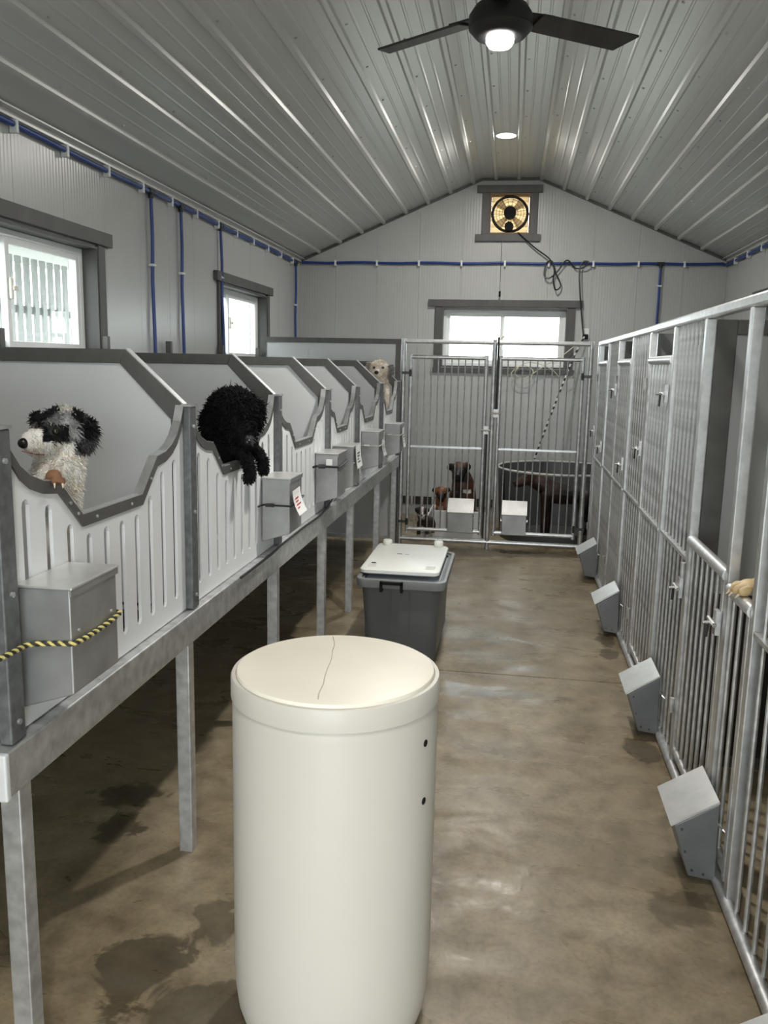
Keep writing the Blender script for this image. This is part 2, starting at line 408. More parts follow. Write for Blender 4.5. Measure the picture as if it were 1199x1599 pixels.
for n, (a, b, _, _) in enumerate(winL[::-1]):
    window(4+n, a, b, lambda s, z, d: (XR+d, s, z), .5, (0, math.pi/2, 0), (XR+.15, (a+b)/2, 1.9))  # the nearer right window is unseen, added to light the kennel fronts
# open double doorway behind the photographer
d1 = struct('door_1')
for a, b in ((-1.04, -.95), (.95, 1.04)): MB().box(a, b, YF, YF+.022, 0, 2.34).build('jamb_trim', 'dark_trim', d1)
MB().box(-.95, .95, YF, YF+.022, 2.25, 2.34).build('header_trim', 'dark_trim', d1)
for a in (-1.0, .95): MB().box(a, a+.045, YF-1.0, YF-.165, .02, 2.22).build('door_leaf', 'white_vinyl', d1)

# outside: yard and a white slatted porch seen through the left panes
g = MB().box(-40, 40, -40, 50, -.2, -.125).build('ground_outside', 'gravel'); g['kind'] = 'structure'
po = thing('porch', (-4.4, 5.0, -.125), 'pale slatted porch outside the left hand windows', 'porch')
MB().box(-5.4, -3.4, 1.0, 9.5, 2.62, 2.68).build('porch_roof', 'porch_white', po)
for k in range(4): MB().box(-3.55, -3.45, 1.1+k*2.7, 1.2+k*2.7, -.125, 2.62).build('porch_post', 'porch_white', po)
for z in (2.0, .75): MB().box(-4.52, -4.46, 1.1, 9.4, z, z+.07).build('porch_rail', 'porch_white', po)
sl = MB().box(-4.46, -4.435, 1.15, 1.22, -.1, 2.5).build('slat', 'porch_white', po)
for k in range(1, 60): inst(sl, po, (0, k*.135, 0))

# ------------------------------------------------------------------ lamps
def lamp(y, label, x=-.147):
    z = 3.493; t = thing('recessed_light', (x, y, z), label, 'light', 'recessed ceiling lights')
    MB().lathe([(.098, 0), (.098, -.006), (.080, -.010), (.078, -.004)], (x, y, z), 28, cap=False).build('trim_ring', 'white_vinyl', t, smooth=True)
    MB().lathe([(.0785, -.004), (.0785, -.007), (.05, -.0085), (.001, -.009)], (x, y, z), 28).build('lens', 'lamp_glow', t, smooth=True)
    l = bpy.data.lights.new('lamp_light', 'AREA'); l.shape = 'DISK'; l.size = .16; l.energy = LAMP_W; l.color = (1, .97, .92)
    o = bpy.data.objects.new('lamp_light', l); COL.objects.link(o); o.parent = t; o.location = (0, 0, -.02)
lamp(7.44, 'round white recessed light in the ceiling before the back window')
lamp(-.06, 'round white recessed light in the ceiling above the photographer')

# ceiling fan with light
FX, FY, FZ = -.115, 3.69, 2.985
fan = thing('ceiling_fan', (FX, FY, 3.493), 'black three bladed ceiling fan with a lit round lamp in its hub', 'ceiling fan')
MB().lathe([(.001, 0), (.07, 0), (.062, -.05), (.02, -.07), (.001, -.07)], (FX, FY, 3.493), 24).build('canopy', 'fan_black', fan, smooth=True)
MB().tube([(FX, FY, 3.44), (FX, FY, 3.10)], .018, 12).build('downrod', 'fan_black', fan, smooth=True)
MB().lathe([(.001, .30), (.078, .30), (.078, .055), (.105, .035), (.128, .0), (.128, -.045), (.100, -.075), (.085, -.08), (.001, -.08)], (FX, FY, FZ), 32).build('motor_housing', 'fan_black', fan, smooth=True)
MB().lathe([(.056, -.079), (.056, -.095), (.045, -.112), (.02, -.119), (.001, -.12)], (FX, FY, FZ), 28).build('lamp_lens', 'lamp_glow', fan, smooth=True)
l = bpy.data.lights.new('lamp_light', 'AREA'); l.shape = 'DISK'; l.size = .10; l.energy = LAMP_W; l.color = (1, .97, .92)
o = bpy.data.objects.new('lamp_light', l); COL.objects.link(o); o.parent = fan; o.location = (0, 0, FZ-.128-3.493)
for k, ang in enumerate((34, 146, 270)):
    a = math.radians(ang); d = Vector((math.cos(a), math.sin(a), 0)); s = Vector((-math.sin(a), math.cos(a), 0)); pit = math.radians(12)
    wv = s*math.cos(pit)+Vector((0, 0, 1))*math.sin(pit)*(-1); nv = d.cross(wv); c0 = Vector((FX, FY, FZ+.01))
    mb = MB(); pl = [(.17, -.055), (.66, -.062), (.62, .062), (.17, .060)]
    mb.prism(pl, lambda u, v, w: tuple(c0+d*u+wv*v+nv*w), -.005, .005); b = mb.build('blade', 'fan_blade', fan, bevel=.003)
    mb = MB(); mb.prism([(.10, -.03), (.23, -.045), (.23, .045), (.10, .03)], lambda u, v, w: tuple(c0+d*u+wv*v+nv*w), .005, .013); mb.build('blade_bracket', 'fan_black', fan)

# ------------------------------------------------------------------ exhaust fan in the gable
ef = thing('exhaust_fan', (-.11, YB, 2.905), 'square exhaust fan with tan shutters in a dark trim high in the gable', 'exhaust fan')
def tb(name, x0, x1, y0, y1, z0, z1, m, par, bev=0): return MB().box(x0, x1, y0, y1, z0, z1).build(name, m, par, bevel=bev)
tb('header_trim', -.447, .210, YB-.035, YB, 3.345, 3.418, 'dark_trim', ef, .003)
tb('sill_trim', -.450, .208, YB-.035, YB, 2.872, 2.942, 'dark_trim', ef, .003)
tb('jamb_trim', -.390, -.315, YB-.025, YB, 2.942, 3.345, 'dark_trim', ef, .003); tb('jamb_trim', .098, .170, YB-.025, YB, 2.942, 3.345, 'dark_trim', ef, .003)
for q in ((-.315, -.300, 2.945, 3.345), (.083, .098, 2.945, 3.345), (-.300, .083, 3.33, 3.345), (-.300, .083, 2.945, 2.960)): tb('housing_side', q[0], q[1], YB-.01, YB+.16, q[2], q[3], 'warm_shutter_edge', ef)
cx, cz = -.1085, 3.150
for k in range(6):
    z = 2.965+k*.062; mb = MB(); mb.prism([(YB+.10, z), (YB+.125, z+.066), (YB+.129, z+.066), (YB+.104, z)], lambda u, v, w: (w, u, v), -.298, .081); mb.build('shutter_slat', 'shutter_slat', ef)
mb = MB(); ring = [(cx+.178*math.cos(a), YB+.055, cz+.172*math.sin(a)) for a in [2*math.pi*i/40 for i in range(40)]]
mb.tube(ring, .013, 8, True).build('shroud_ring', 'rust_black', ef, smooth=True)
MB().tube([(cx, YB-.002, cz+.01), (cx, YB+.09, cz+.01)], .062, 24).build('motor', 'black_plastic', ef, smooth=True)
MB().tube([(cx-.005, YB+.002, cz-.125), (cx-.005, YB+.08, cz-.125)], .045, 20).build('switch_box', 'black_plastic', ef, smooth=True)
for k in range(4):
    a = math.radians(45+90*k); d = Vector((math.cos(a), 0, math.sin(a))); s = Vector((-math.sin(a), .35, math.cos(a))).normalized()
    mb = MB(); c0 = Vector((cx, YB+.075, cz)); nv = d.cross(s)
    mb.prism([(.055, -.02), (.16, -.05), (.165, .045), (.055, .02)], lambda u, v, w: tuple(c0+d*u+s*v+nv*w), -.001, .001); mb.build('fan_blade', 'shutter_slat', ef)
mb = MB()
for r in (.08, .11, .14, .165):
    mb.tube([(cx+r*math.cos(a), YB+.012, cz+r*math.sin(a)) for a in [2*math.pi*i/32 for i in range(32)]], .0018, 5, True)
for k in range(8):
    a = math.pi*k/8+.2; mb.tube([(cx-.176*math.cos(a), YB+.012, cz-.176*math.sin(a)), (cx+.176*math.cos(a), YB+.012, cz+.176*math.sin(a))], .002, 5)
mb.build('wire_guard', 'rust_black', ef, kind='stuff')
def smooth_path(pts, k=6):
    P = [Vector(p) for p in pts]; out = []
    for i in range(len(P)-1):
        p0, p1, p2, p3 = P[max(i-1, 0)], P[i], P[i+1], P[min(i+2, len(P)-1)]
        for j in range(k):
            t = j/k; out.append(.5*((2*p1)+(p2-p0)*t+(2*p0-5*p1+4*p2-p3)*t*t+(3*p1-p0-3*p2+p3)*t**3))
    return out+[P[-1]]
cord = [(-.02, 2.955), (.15, 2.809), (.309, 2.693), (.362, 2.59), (.356, 2.485), (.385, 2.392), (.435, 2.439), (.375, 2.566), (.334, 2.67), (.277, 2.647), (.265, 2.531), (.319, 2.508), (.398, 2.578), (.452, 2.659), (.498, 2.677), (.572, 2.608), (.654, 2.614), (.698, 2.66), (.65, 2.672), (.614, 2.591), (.626, 2.394), (.658, 2.16), (.688, 1.945)]
pc = tag(MB().tube(smooth_path([(x, YB-.047-.012*(i % 3), z) for i, (x, z) in enumerate(cord)]), .0075, 6).build('power_cord', 'black_cord', smooth=True), 'black power cord looped over the blue pipe beside the back window', 'cord')
ot = thing('wall_outlet', (.712, YB, 1.93), 'white wall outlet with a black plug right of the back window', 'outlet')
tb('cover_plate', .675, .750, YB-.012, YB, 1.90, 2.015, 'outlet_white', ot, .004); tb('plug', .682, .738, YB-.06, YB-.012, 1.905, 1.955, 'black_plastic', ot, .006)
pch = thing('pull_chain', (-.178, YB, 2.872), 'thin pull chain with a dark end hanging under the exhaust fan', 'chain')
MB().tube([(-.179, YB-.035, 2.872), (-.176, YB-.05, 2.36)], .0022, 5).build('chain', 'dark_bolt', pch); MB().tube([(-.176, YB-.05, 2.375), (-.176, YB-.05, 2.32)], .010, 8).build('pull_knob', 'black_plastic', pch)

# ------------------------------------------------------------------ blue water pipe
def pipe_run(label, P, run, drops, clips, nrm, ax):
    t = thing('water_pipe', P, label, 'pipe', 'blue water pipes')
    MB().tube(run, .0135, 10).build('main_pipe', 'blue_pipe', t, smooth=True)
    for (p, q, cl) in drops:
        mid = [Vector(p)+(Vector(q)-Vector(p))*k/6+Vector(nrm)*.004*math.sin(k*2.1) for k in range(7)]
        MB().tube(mid, .0115, 8).build('drop_pipe', 'blue_pipe', t, smooth=True)
        a = Vector(ax)
        MB().tube([Vector(p)-a*.035, Vector(p)+a*.035], .0185, 10).build('tee_fitting', 'black_fitting', t, smooth=True)
        MB().tube([Vector(p), Vector(p)-Vector((0, 0, .04))], .0165, 10).build('tee_fitting', 'black_fitting', t, smooth=True)
        for z in cl:
            c = Vector((p[0], p[1], z)); s = Vector(ax); n_ = Vector(nrm)
            mb = MB(); mb.prism([(-.024, -.008), (.024, -.008), (.024, .008), (-.024, .008)], lambda u, v, w: tuple(c+s*u+Vector((0, 0, v))+n_*w), -.018, .016); mb.build('pipe_clip', 'clip_white', t, bevel=.003)
    first = None
    for c in clips:
        c = Vector(c); s = Vector(ax); n_ = Vector(nrm)
        mb = MB(); mb.prism([(-.010, -.034), (.010, -.034), (.010, .026), (-.010, .026)], lambda u, v, w: tuple(c+s*u+Vector((0, 0, v))+n_*w), -.02, .017); mb.build('pipe_clip', 'clip_white', t, bevel=.003)
    return t
px_ = XL+.022; pz_ = 2.632
clY = [3.748+.4455*k for k in range(-10, 12)]
pipe_run('blue pipe with four drops under the left eave', (px_, 4, pz_), [(px_, YF+.1, pz_)]+[(px_, y, pz_-.004*math.sin(y*3)) for y in [k*.25 for k in range(-4, 35)]]+[(px_, 8.86, pz_)],
         [((px_, y, pz_), (px_, y+.015, 1.02), [2.19]) for y in (5.216, 5.70)]+[((px_, 6.496, pz_), (XL+.05, 6.5, 1.02), [2.245])]+[((px_, 8.80, pz_), (px_, 8.80, 1.0), [2.20])],
         [(px_, y, pz_) for y in clY if -1.2 < y < 8.8], (1, 0, 0), (0, 1, 0))
pz2 = 2.655; py_ = YB-.022
pipe_run('blue pipe with one drop running level across the back wall', (0, py_, pz2), [(XL+.03, py_, pz2)]+[(-2.2+.2*k, py_, pz2-.004*math.sin(k*1.7)) for k in range(22)]+[(XR-.03, py_, pz2-.01)],
         [((1.406, py_, pz2), (1.42, py_, .6), [2.44])], [(x, py_, pz2) for x in [-1.907+.4425*k for k in range(9)]], (0, -1, 0), (1, 0, 0))
pipe_run('blue pipe along the right wall under the eave', (XR-.022, 4, 2.645), [(XR-.022, YF+.1, 2.645), (XR-.022, 3, 2.648), (XR-.022, YB-.03, 2.645)], [],
         [(XR-.022, y, 2.645) for y in clY if -1.2 < y < 8.9], (-1, 0, 0), (0, 1, 0))

# ------------------------------------------------------------------ raised kennel bank on the left
BX = -1.0                                   # front plane of the bank
POSTY = [1.515, 2.515, 3.525, 4.53, 5.42, 6.45, 7.41]
st = thing('kennel_stand', (-1.6, 4.5, 0), 'galvanized steel stand carrying the raised row of dog kennels', 'kennel stand')
MB().box(-1.025, -.968, 1.455, 5.498, .718, .815).build('front_beam', 'galvanized', st, bevel=.004)
MB().box(-1.025, -.968, 5.502, 7.40, .718, .815).build('front_beam', 'galvanized', st, bevel=.004)
MB().box(-2.28, -1.025, 1.455, 1.51, .718, .815).build('end_beam', 'zinc_light', st, bevel=.004)
MB().box(-1.03, -.964, 1.44, 1.456, .716, .817).build('weld_plate', 'zinc_light', st, bevel=.004)
MB().box(-2.285, -2.235, 1.51, 7.40, .718, .815).build('rear_beam', 'galvanized', st)
for y in (2.45, 3.47, 4.43, 5.25, 6.35): MB().box(-2.235, -1.025, y-.02, y+.02, .725, .765).build('cross_member', 'galvanized_dull', st)
MB().box(-2.29, -1.03, 1.512, 7.40, .776, .800).build('deck', 'galvanized_dull', st)
for a, b in zip(POSTY, POSTY[1:]): MB().box(-2.23, -1.06, a+.03, min(b, 7.40)-.03, .800, .803).build('added_dark_mat', 'dark_mat', st)  # unseen mats, added to cut bounce light and darken the kennel interiors
mb = MB(); mb.prism([(0, 0), (.045, 0), (.045, .045), (0, .045)], lambda u, v, w: (-1.02+u, 1.52-.022+v, w), 0, .718); l0 = mb.build('leg', 'galvanized', st, bevel=.003)
for y in (2.455, 3.475, 4.435, 5.255, 6.35, 7.29): inst(l0, st, (0, y-1.52, 0))
for y in (1.52, 3.475, 5.255, 7.29): inst(l0, st, (-1.24, y-1.52, 0))

def divider(y, label):
    t = thing('kennel_divider', (-1.6, y, .80), label, 'divider', 'dividers of the raised kennels')
    T = .016; zt = 1.632; zs = 1.466; xs = -1.19; xe = -2.285; w = .043
    fn = lambda u, v, q: (u, y+q, v)
    MB().prism([(xe+.02, .82), (BX-.02, .82), (BX-.02, zs-.01), (xs, zt-.01), (xe+.02, zt-.01)], fn, -.005, .005).build('panel', 'divider_plastic', t)
    MB().prism([(xe, zt-w), (xs-.018, zt-w), (xs, zt), (xe, zt)], fn, -T, T).build('top_rail', 'dark_frame', t, bevel=.002)
    MB().prism([(xs-.018, zt-w), (BX-.045, zs-.045), (BX-.004, zs), (xs, zt)], fn, -T, T).build('sloped_rail', 'dark_frame', t, bevel=.002)
    e = [(xs+.001, zt+.001), (BX-.004, zs+.001), (BX-.004, zs+.004), (xs+.003, zt+.004)]
    MB().prism(e, fn, -T, T).build('edge_glint', 'galvanized_bright', t)  # bright strip standing in for light caught along the sloped edge
    MB().prism([(BX-.045, .817), (BX-.006, .817), (BX-.006, zs-.002), (BX-.045, zs-.045)], fn, -T, T).build('front_rail', 'dark_frame', t, bevel=.002)
    MB().prism([(xe, .817), (xe+w, .817), (xe+w, zt-w), (xe, zt-w)], fn, -T, T).build('rear_rail', 'dark_frame', t)
    MB().prism([(xe+.002, zt), (xe+.037, zt), (xe+.037, zt+.095), (xe+.002, zt+.095)], fn, -T, T).build('rear_post', 'dark_frame', t)
    po = MB().prism([(BX-.004, .817), (BX+.024, .817), (BX+.024, zs-.004), (BX-.004, zs-.004)], fn, -.030, .022).build('post', 'charcoal_steel', t, bevel=.004)
    MB().prism([(BX-.006, zs-.004), (BX+.027, zs-.004), (BX+.027, zs+.003), (BX-.006, zs+.003)], fn, -.032, .024).build('post_cap', 'galvanized', t)
    mb = MB()
    for z in (.86, 1.13, 1.40): mb.tube([(BX+.024, y-.004, z), (BX+.029, y-.004, z)], .006, 8)
    mb.build('bolts', 'galvanized', t, kind='stuff')
    return t
ords = ['first', 'second', 'third', 'fourth', 'fifth', 'sixth', 'seventh']
where = ['at the near end of the bank', 'behind the white and grey dog', 'behind the black curly dog', 'behind the empty third kennel', 'behind the empty fourth kennel', 'in front of the small cream dog', 'against the far partition, behind the small cream dog']
for i, y in enumerate(POSTY): divider(y, 'dark framed grey kennel divider '+where[i])

def vtop(u):
    """upper edge of a kennel front, u = 0..1 across"""
    K = [(0, 1.462), (.025, 1.415), (.06, 1.377), (.10, 1.352), (.15, 1.335), (.215, 1.327), (.325, 1.232), (.675, 1.232), (.785, 1.327), (.85, 1.335), (.90, 1.352), (.94, 1.377), (.975, 1.415), (1, 1.462)]
    for (a, za), (b, zb) in zip(K, K[1:]):
        if u <= b+1e-9: return za+(zb-za)*(u-a)/(b-a)
    return K[-1][1]
VK = [0, .025, .06, .10, .15, .215, .325, .675, .785, .85, .90, .94, .975, 1]
def kennel_front(y0, y1, label):
    t = thing('kennel_gate', (BX, (y0+y1)/2, .815), label, 'kennel gate', 'slotted fronts of the raised kennels')
    w = y1-y0; zb = .818; ns = 10; sw = .028
    slots = [(.075+k*(w-.15)/(ns-1)) for k in range(ns)]
    cuts = set(k*w for k in VK)
    for s in slots: cuts |= {s-sw/2, s-sw*.36, s, s+sw*.36, s+sw/2}
    cuts = sorted(cuts); mb = MB()
    for a, b in zip(cuts, cuts[1:]):
        if b-a < 1e-6: continue
        mid = (a+b)/2; ta, tb_ = vtop(a/w), vtop(b/w); fn = lambda u, v, q: (q, y0+u, v)
        s = next((s for s in slots if abs(mid-s) < sw/2), None)
        if s is None: mb.prism([(a, zb), (b, zb), (b, tb_), (a, ta)], fn, BX-.009, BX)
        else:
            st_ = min(vtop((s-sw/2)/w), vtop((s+sw/2)/w))-.062; sb = .885
            cap = lambda q: math.sqrt(max(0, (sw/2)**2-(q-s)**2))
            mb.prism([(a, zb), (b, zb), (b, sb-cap(b)), (a, sb-cap(a))], fn, BX-.009, BX)
            mb.prism([(a, st_+cap(a)), (b, st_+cap(b)), (b, tb_), (a, ta)], fn, BX-.009, BX)
    mb.build('slotted_panel', 'grey_plastic_panel', t)
    # folded metal edging
    h = .026
    for (ua, ub) in zip(VK, VK[1:]):
        a, b = ua*w, ub*w; za, zb2 = vtop(ua), vtop(ub)
        if (ua, ub) != (VK[0], VK[1]) and False: pass
    def edging(us, name):
        mb = MB()
        for ua, ub in zip(us, us[1:]):
            a, b = ua*w, ub*w; za, zb2 = vtop(ua), vtop(ub)
            mb.prism([(a, za-h), (b, zb2-h), (b, zb2+.003), (a, za+.003)], lambda u, v, q: (q, y0+u, v), BX-.023, BX+.005)
        mb.build(name, 'dark_frame', t)
        mb = MB()
        for ua, ub in zip(us, us[1:]):
            a, b = ua*w, ub*w; za, zb2 = vtop(ua), vtop(ub)
            mb.prism([(a, za+.003), (b, zb2+.003), (b, zb2+.0048), (a, za+.0048)], lambda u, v, q: (q, y0+u, v), BX-.022, BX+.004)
        mb.build(name+'_lip', 'galvanized_bright', t)
    edging(VK[:6], 'edging'); edging(VK[5:7], 'edging'); edging(VK[6:8], 'edging'); edging(VK[7:9], 'edging'); edging(VK[8:], 'edging')
    mb = MB()
    for u in (.265, .395, .60, .735, .30): 
        z = vtop(u)-.012; mb.tube([(BX+.005, y0+u*w, z), (BX+.008, y0+u*w, z)], .0042, 6)
    mb.build('rivets', 'galvanized_bright', t, kind='stuff')
    return t
fl_ = ['holding the white and grey dog', 'under the hanging paws of the black curly dog', 'of the third kennel, right of the black curly dog', 'of the fourth kennel from the near end', 'of the fifth kennel from the near end', 'of the far end kennel, below the small cream dog']
for i in range(6): kennel_front(POSTY[i]+.024, POSTY[i+1]-.032, 'slotted grey kennel front '+fl_[i])

# metal feeders hooked on the kennel fronts
def feeder_left(y0, wd, z, label, dark=False):
    t = thing('dog_feeder', (-.94, y0+wd/2, z-.26), label, 'feeder', 'metal feeders on the raised kennels')
    x0, x1 = BX+.004, -.878
    mb = MB(); mb.prism([(x0, z-.27), (x1, z-.232), (x1, z-.006), (x0, z-.006)], lambda u, v, q: (u, q, v), y0, y0+wd)
    mb.build('hopper', 'sheet_steel', t, bevel=.003)
    MB().box(x0-.002, x1+.006, y0-.004, y0+wd+.004, z-.006, z).build('lid', 'lid_steel', t, bevel=.0015)
    MB().box(x1, x1+.004, y0-.003, y0+wd+.003, z-.02, z-.006).build('lid_lip', 'sheet_steel', t)
    mb = MB()
    for q in (.03, wd-.03): mb.tube([(x1, y0+q, z-.10), (x1+.003, y0+q, z-.10)], .004, 6)
    mb.build('rivets', 'galvanized', t, kind='stuff')
    return t
feeder_left(1.560, .205, 1.138, 'square metal feeder tied with a yellow and black rope')
feeder_left(3.305, .195, 1.140, 'metal feeder below the paws of the black dog with a red marked tag')
feeder_left(4.262, .215, 1.146, 'metal feeder on the third kennel held by a black bungee cord')
feeder_left(4.700, .215, 1.144, 'metal feeder on the fourth kennel with a white paper tag')
feeder_left(5.635, .215, 1.160, 'metal feeder on the fifth kennel held by a thin pale cord')
feeder_left(6.720, .215, 1.140, 'metal feeder at the far end kennel beside the pen gate')

def twist_rope(name, label, path, r, ma, mb_, cat='rope', pitch=.03):
    P = smooth_path(path, 10); L = [0]
    for a, b in zip(P, P[1:]): L.append(L[-1]+(b-a).length)
    # resample
    n = max(8, int(L[-1]/(pitch/8))); Q = []
    j = 0
    for i in range(n+1):
        s = L[-1]*i/n
        while j < len(L)-2 and L[j+1] < s: j += 1
        t_ = (s-L[j])/max(1e-6, L[j+1]-L[j]); Q.append(P[j].lerp(P[j+1], t_))
    t = thing(name, tuple(P[0]), label, cat)
    for k, mm in enumerate((ma, mb_)):
        out = []
        for i, q in enumerate(Q):
            d = (Q[min(i+1, n)]-Q[max(i-1, 0)]).normalized(); u = d.cross(Vector((0, 0, 1))).normalized(); w = d.cross(u)
            a = 2*math.pi*L[-1]*i/n/pitch+k*math.pi; out.append(q+(u*math.cos(a)+w*math.sin(a))*r*.55)
        MB().tube(out, r*.62, 6).build('strand', mm, t, smooth=True)
    return t
twist_rope('rope', 'yellow and black twisted rope around the nearest feeder', [(-.96, 1.37, 1.026), (-.958, 1.470, 1.022), (-.962, 1.530, 1.018), (-.940, 1.553, 1.016), (-.890, 1.553, 1.020), (-.870, 1.562, 1.020), (-.870, 1.66, 1.018), (-.870, 1.755, 1.024), (-.885, 1.772, 1.025), (-.95, 1.785, 1.028), (-1.002, 1.80, 1.03)], .0052, 'yellow_rope', 'black_rope', pitch=.024)
def bungee(label, y0, wd, z, m='black_cord', r=.0038, tilt=0):
    p = [(BX+.004, y0-.05, z), (-.985, y0-.01, z+.002), (-.94, y0-.006, z), (-.882, y0-.006, z+tilt), (-.871, y0+.003, z+tilt), (-.871, y0+wd, z+tilt+.012), (-.89, y0+wd+.01, z+tilt+.012), (BX+.004, y0+wd+.05, z+tilt+.015)]
    t = thing('bungee_cord', p[0], label, 'cord', 'bungee cords round the feeders')
    MB().tube(smooth_path(p, 5), r, 6).build('cord', m, t, smooth=True)
    MB().tube([Vector(p[1])+Vector((.01, -.006, 0)), Vector(p[1])+Vector((.045, -.006, 0))], r*2, 6).build('cord_hook', 'clip_white' if m != 'black_cord' else 'dark_bolt', t, smooth=True)
bungee('black bungee cord around the feeder below the black dog', 3.305, .195, 1.025)
bungee('black bungee cord around the feeder of the third kennel', 4.262, .215, 1.075, r=.006)
bungee('thin pale cord around the feeder of the fifth kennel', 5.635, .215, 1.06, 'cream_cord', .0032)
bungee('thin cord around the feeder of the far end kennel', 6.72, .215, 1.05, 'cream_cord', .003)
def paper_tag(label, y, z, x, w, h, curl, ink):
    t = thing('paper_tag', (x, y, z), label, 'tag', 'paper tags on the feeders')
    vs = []; fs = []; n = 5
    for i in range(n+1):
        v = i/n; out = curl*v*v
        vs += [(x+out, y, z-h*v), (x+out+.002*v, y+w, z-h*v+.006), (x+out+.0008, y, z-h*v), (x+out+.002*v+.0008, y+w, z-h*v+.006)]
    for i in range(n):
        a = i*4; b = a+4
        fs += [(a, b, b+1, a+1), (a+2, a+3, b+3, b+2), (a, a+2, b+2, b), (a+1, b+1, b+3, a+3)]
    MB().add(vs, fs).build('paper', 'paper', t)
    mb = MB()
    for k in range(4):
        v = .3+k*.13; out = curl*v*v+.0045; l = .25+.5*rnd.random()
        mb.add([(x+out, y+.15*w, z-h*v), (x+out, y+(.15+l)*w, z-h*v+.002), (x+out+curl*.03, y+(.15+l)*w, z-h*(v+.06)+.002), (x+out+curl*.03, y+.15*w, z-h*(v+.06))], [(0, 1, 2, 3)])
    mb.build('print', ink, t, kind='stuff')
paper_tag('curled white paper tag with red print on the feeder below the black dog', 3.31, 1.085, -.868, .12, .10, .03, 'red_ink')
paper_tag('white paper tag with small print on the feeder of the fourth kennel', 4.73, 1.140, -.8695, .15, .13, .012, 'black_ink')
paper_tag('small white paper tag on the feeder of the fifth kennel', 5.70, 1.095, -.868, .10, .11, .02, 'black_ink')
paper_tag('small white paper tag on the far end feeder', 6.80, 1.10, -.868, .10, .16, .015, 'black_ink')
t = thing('price_label', (-.93, 4.258, 1.10), 'white label stuck on the near side of the third kennel feeder', 'label')
MB().box(-.938, -.905, 4.256, 4.2575, 1.083, 1.115).build('label_paper', 'paper', t)
# black cable lying on the front beam
tag(MB().tube(smooth_path([(-.955, 2.9, .8195), (-.955, 3.3, .8195), (-.962, 3.52, .822), (-.968, 3.9, .8195), (-.966, 4.3, .8195), (-.975, 4.6, .85)]), .0055, 6).build('cable', 'black_cord', smooth=True), 'black cable lying along the front beam of the kennel stand', 'cable')

# ------------------------------------------------------------------ far partition behind the bank
pt_ = thing('divider_screen', (-1.6, 7.47, 0), 'tall grey partition with dark frame between the kennel bank and back pen', 'partition')
yy = 7.475
MB().box(-2.245, -.985, yy-.005, yy+.005, .06, 1.80).build('panel', 'divider_plastic', pt_)
MB().box(-2.25, -.98, yy-.018, yy+.018, 1.785, 1.83).build('top_rail', 'dark_frame', pt_, bevel=.002)
for a, b in ((-2.25, -2.205), (-1.03, -.983)): MB().box(a, b, yy-.018, yy+.018, .0, 1.785).build('stile', 'dark_frame', pt_, bevel=.002)
MB().box(-2.205, -1.03, yy-.018, yy+.018, .035, .07).build('bottom_rail', 'galvanized_bright', pt_)

# ------------------------------------------------------------------ back pen: frame and two barred gates
GY = 7.44
fr = thing('pipe_gateway', (-.16, GY, 0), 'galvanized pipe frame around the two barred gates of the back pen', 'pen frame')
for x in (-.953, -.165, .645): MB().tube([(x, GY, 0), (x, GY, 1.835)], .021, 12).build('post', 'galvanized', fr, smooth=True)
MB().tube([(-.953, GY, 1.812), (.645, GY, 1.812)], .019, 12).build('top_rail', 'galvanized_bright', fr, smooth=True)
MB().tube([(-.953, GY-.002, .062), (.66, GY-.002, .062)], .020, 12).build('bottom_rail', 'galvanized_bright', fr, smooth=True)
def slide_bolt(par, c, ax, mt='chrome_bolt'):
    c = Vector(c); a = Vector(ax); z = Vector((0, 0, 1)); n_ = a.cross(z)
    mb = MB(); mb.tube([c-a*.045, c+a*.045], .008, 8); mb.tube([c+n_*.0, c+n_*.03-z*.005], .006, 8)
    b = mb.build('latch', mt, par, smooth=True)
    mb = MB(); mb.prism([(-.02, -.035), (.02, -.035), (.02, .035), (-.02, .035)], lambda u, v, w: tuple(c+a*u+z*v+n_*w), -.012, -.006); mb.build('latch_plate', 'galvanized', b)
def back_gate(x0, x1, label, hinge_left):
    g = thing('pen_gate', ((x0+x1)/2, GY, .10), label, 'gate', 'barred gates of the back pen')
    gy = GY-.004
    for x in (x0, x1): MB().tube([(x, gy, .125), (x, gy, 1.70)], .0175, 12).build('stile', 'galvanized', g, smooth=True)
    MB().tube([(x0, gy, 1.678), (x1, gy, 1.678)], .0165, 12).build('top_rail', 'galvanized_bright', g, smooth=True)
    MB().tube([(x0, gy, .152), (x1, gy, .152)], .0175, 12).build('bottom_rail', 'galvanized_bright', g, smooth=True)
    MB().box(x0+.012, x1-.012, gy-.012, gy+.010, .890, .906).build('mid_rail', 'galvanized_bright', g)
    n = 10; b0 = MB().tube([(x0+.064, gy, .16), (x0+.064, gy, 1.675)], .0058, 8).build('bar', 'galvanized', g, smooth=True)
    for k in range(1, n):
        x = .064+(x1-x0-.128)*k/(n-1); inst(b0, g, (x-.064, 0, 0))
    hx, px2 = (x0, -.953) if hinge_left else (x1, .645)
    for z in (.22, 1.54):
        mb = MB(); mb.box(min(hx, px2)-.012, max(hx, px2)+.012, gy-.024, gy-.017, z-.012, z+.012); mb.tube([(hx, gy-.026, z-.03), (hx, gy-.026, z+.03)], .010, 8)
        mb.build('hinge', 'dark_bolt', g)
    return g
gl = back_gate(-.888, -.232, 'left barred gate of the back pen, before the boxer and puppies', True)
gr = back_gate(-.112, .582, 'right barred gate of the back pen, before the round tub', False)
slide_bolt(gl, (-.215, GY-.035, 1.06), (1, 0, 0)); slide_bolt(gr, (-.135, GY-.035, 1.21), (1, 0, 0))
MB().tube([(-.135, GY-.02, 1.20), (-.135, GY-.02, 1.86)], .008, 8).build('drop_rod', 'dark_bolt', gr)
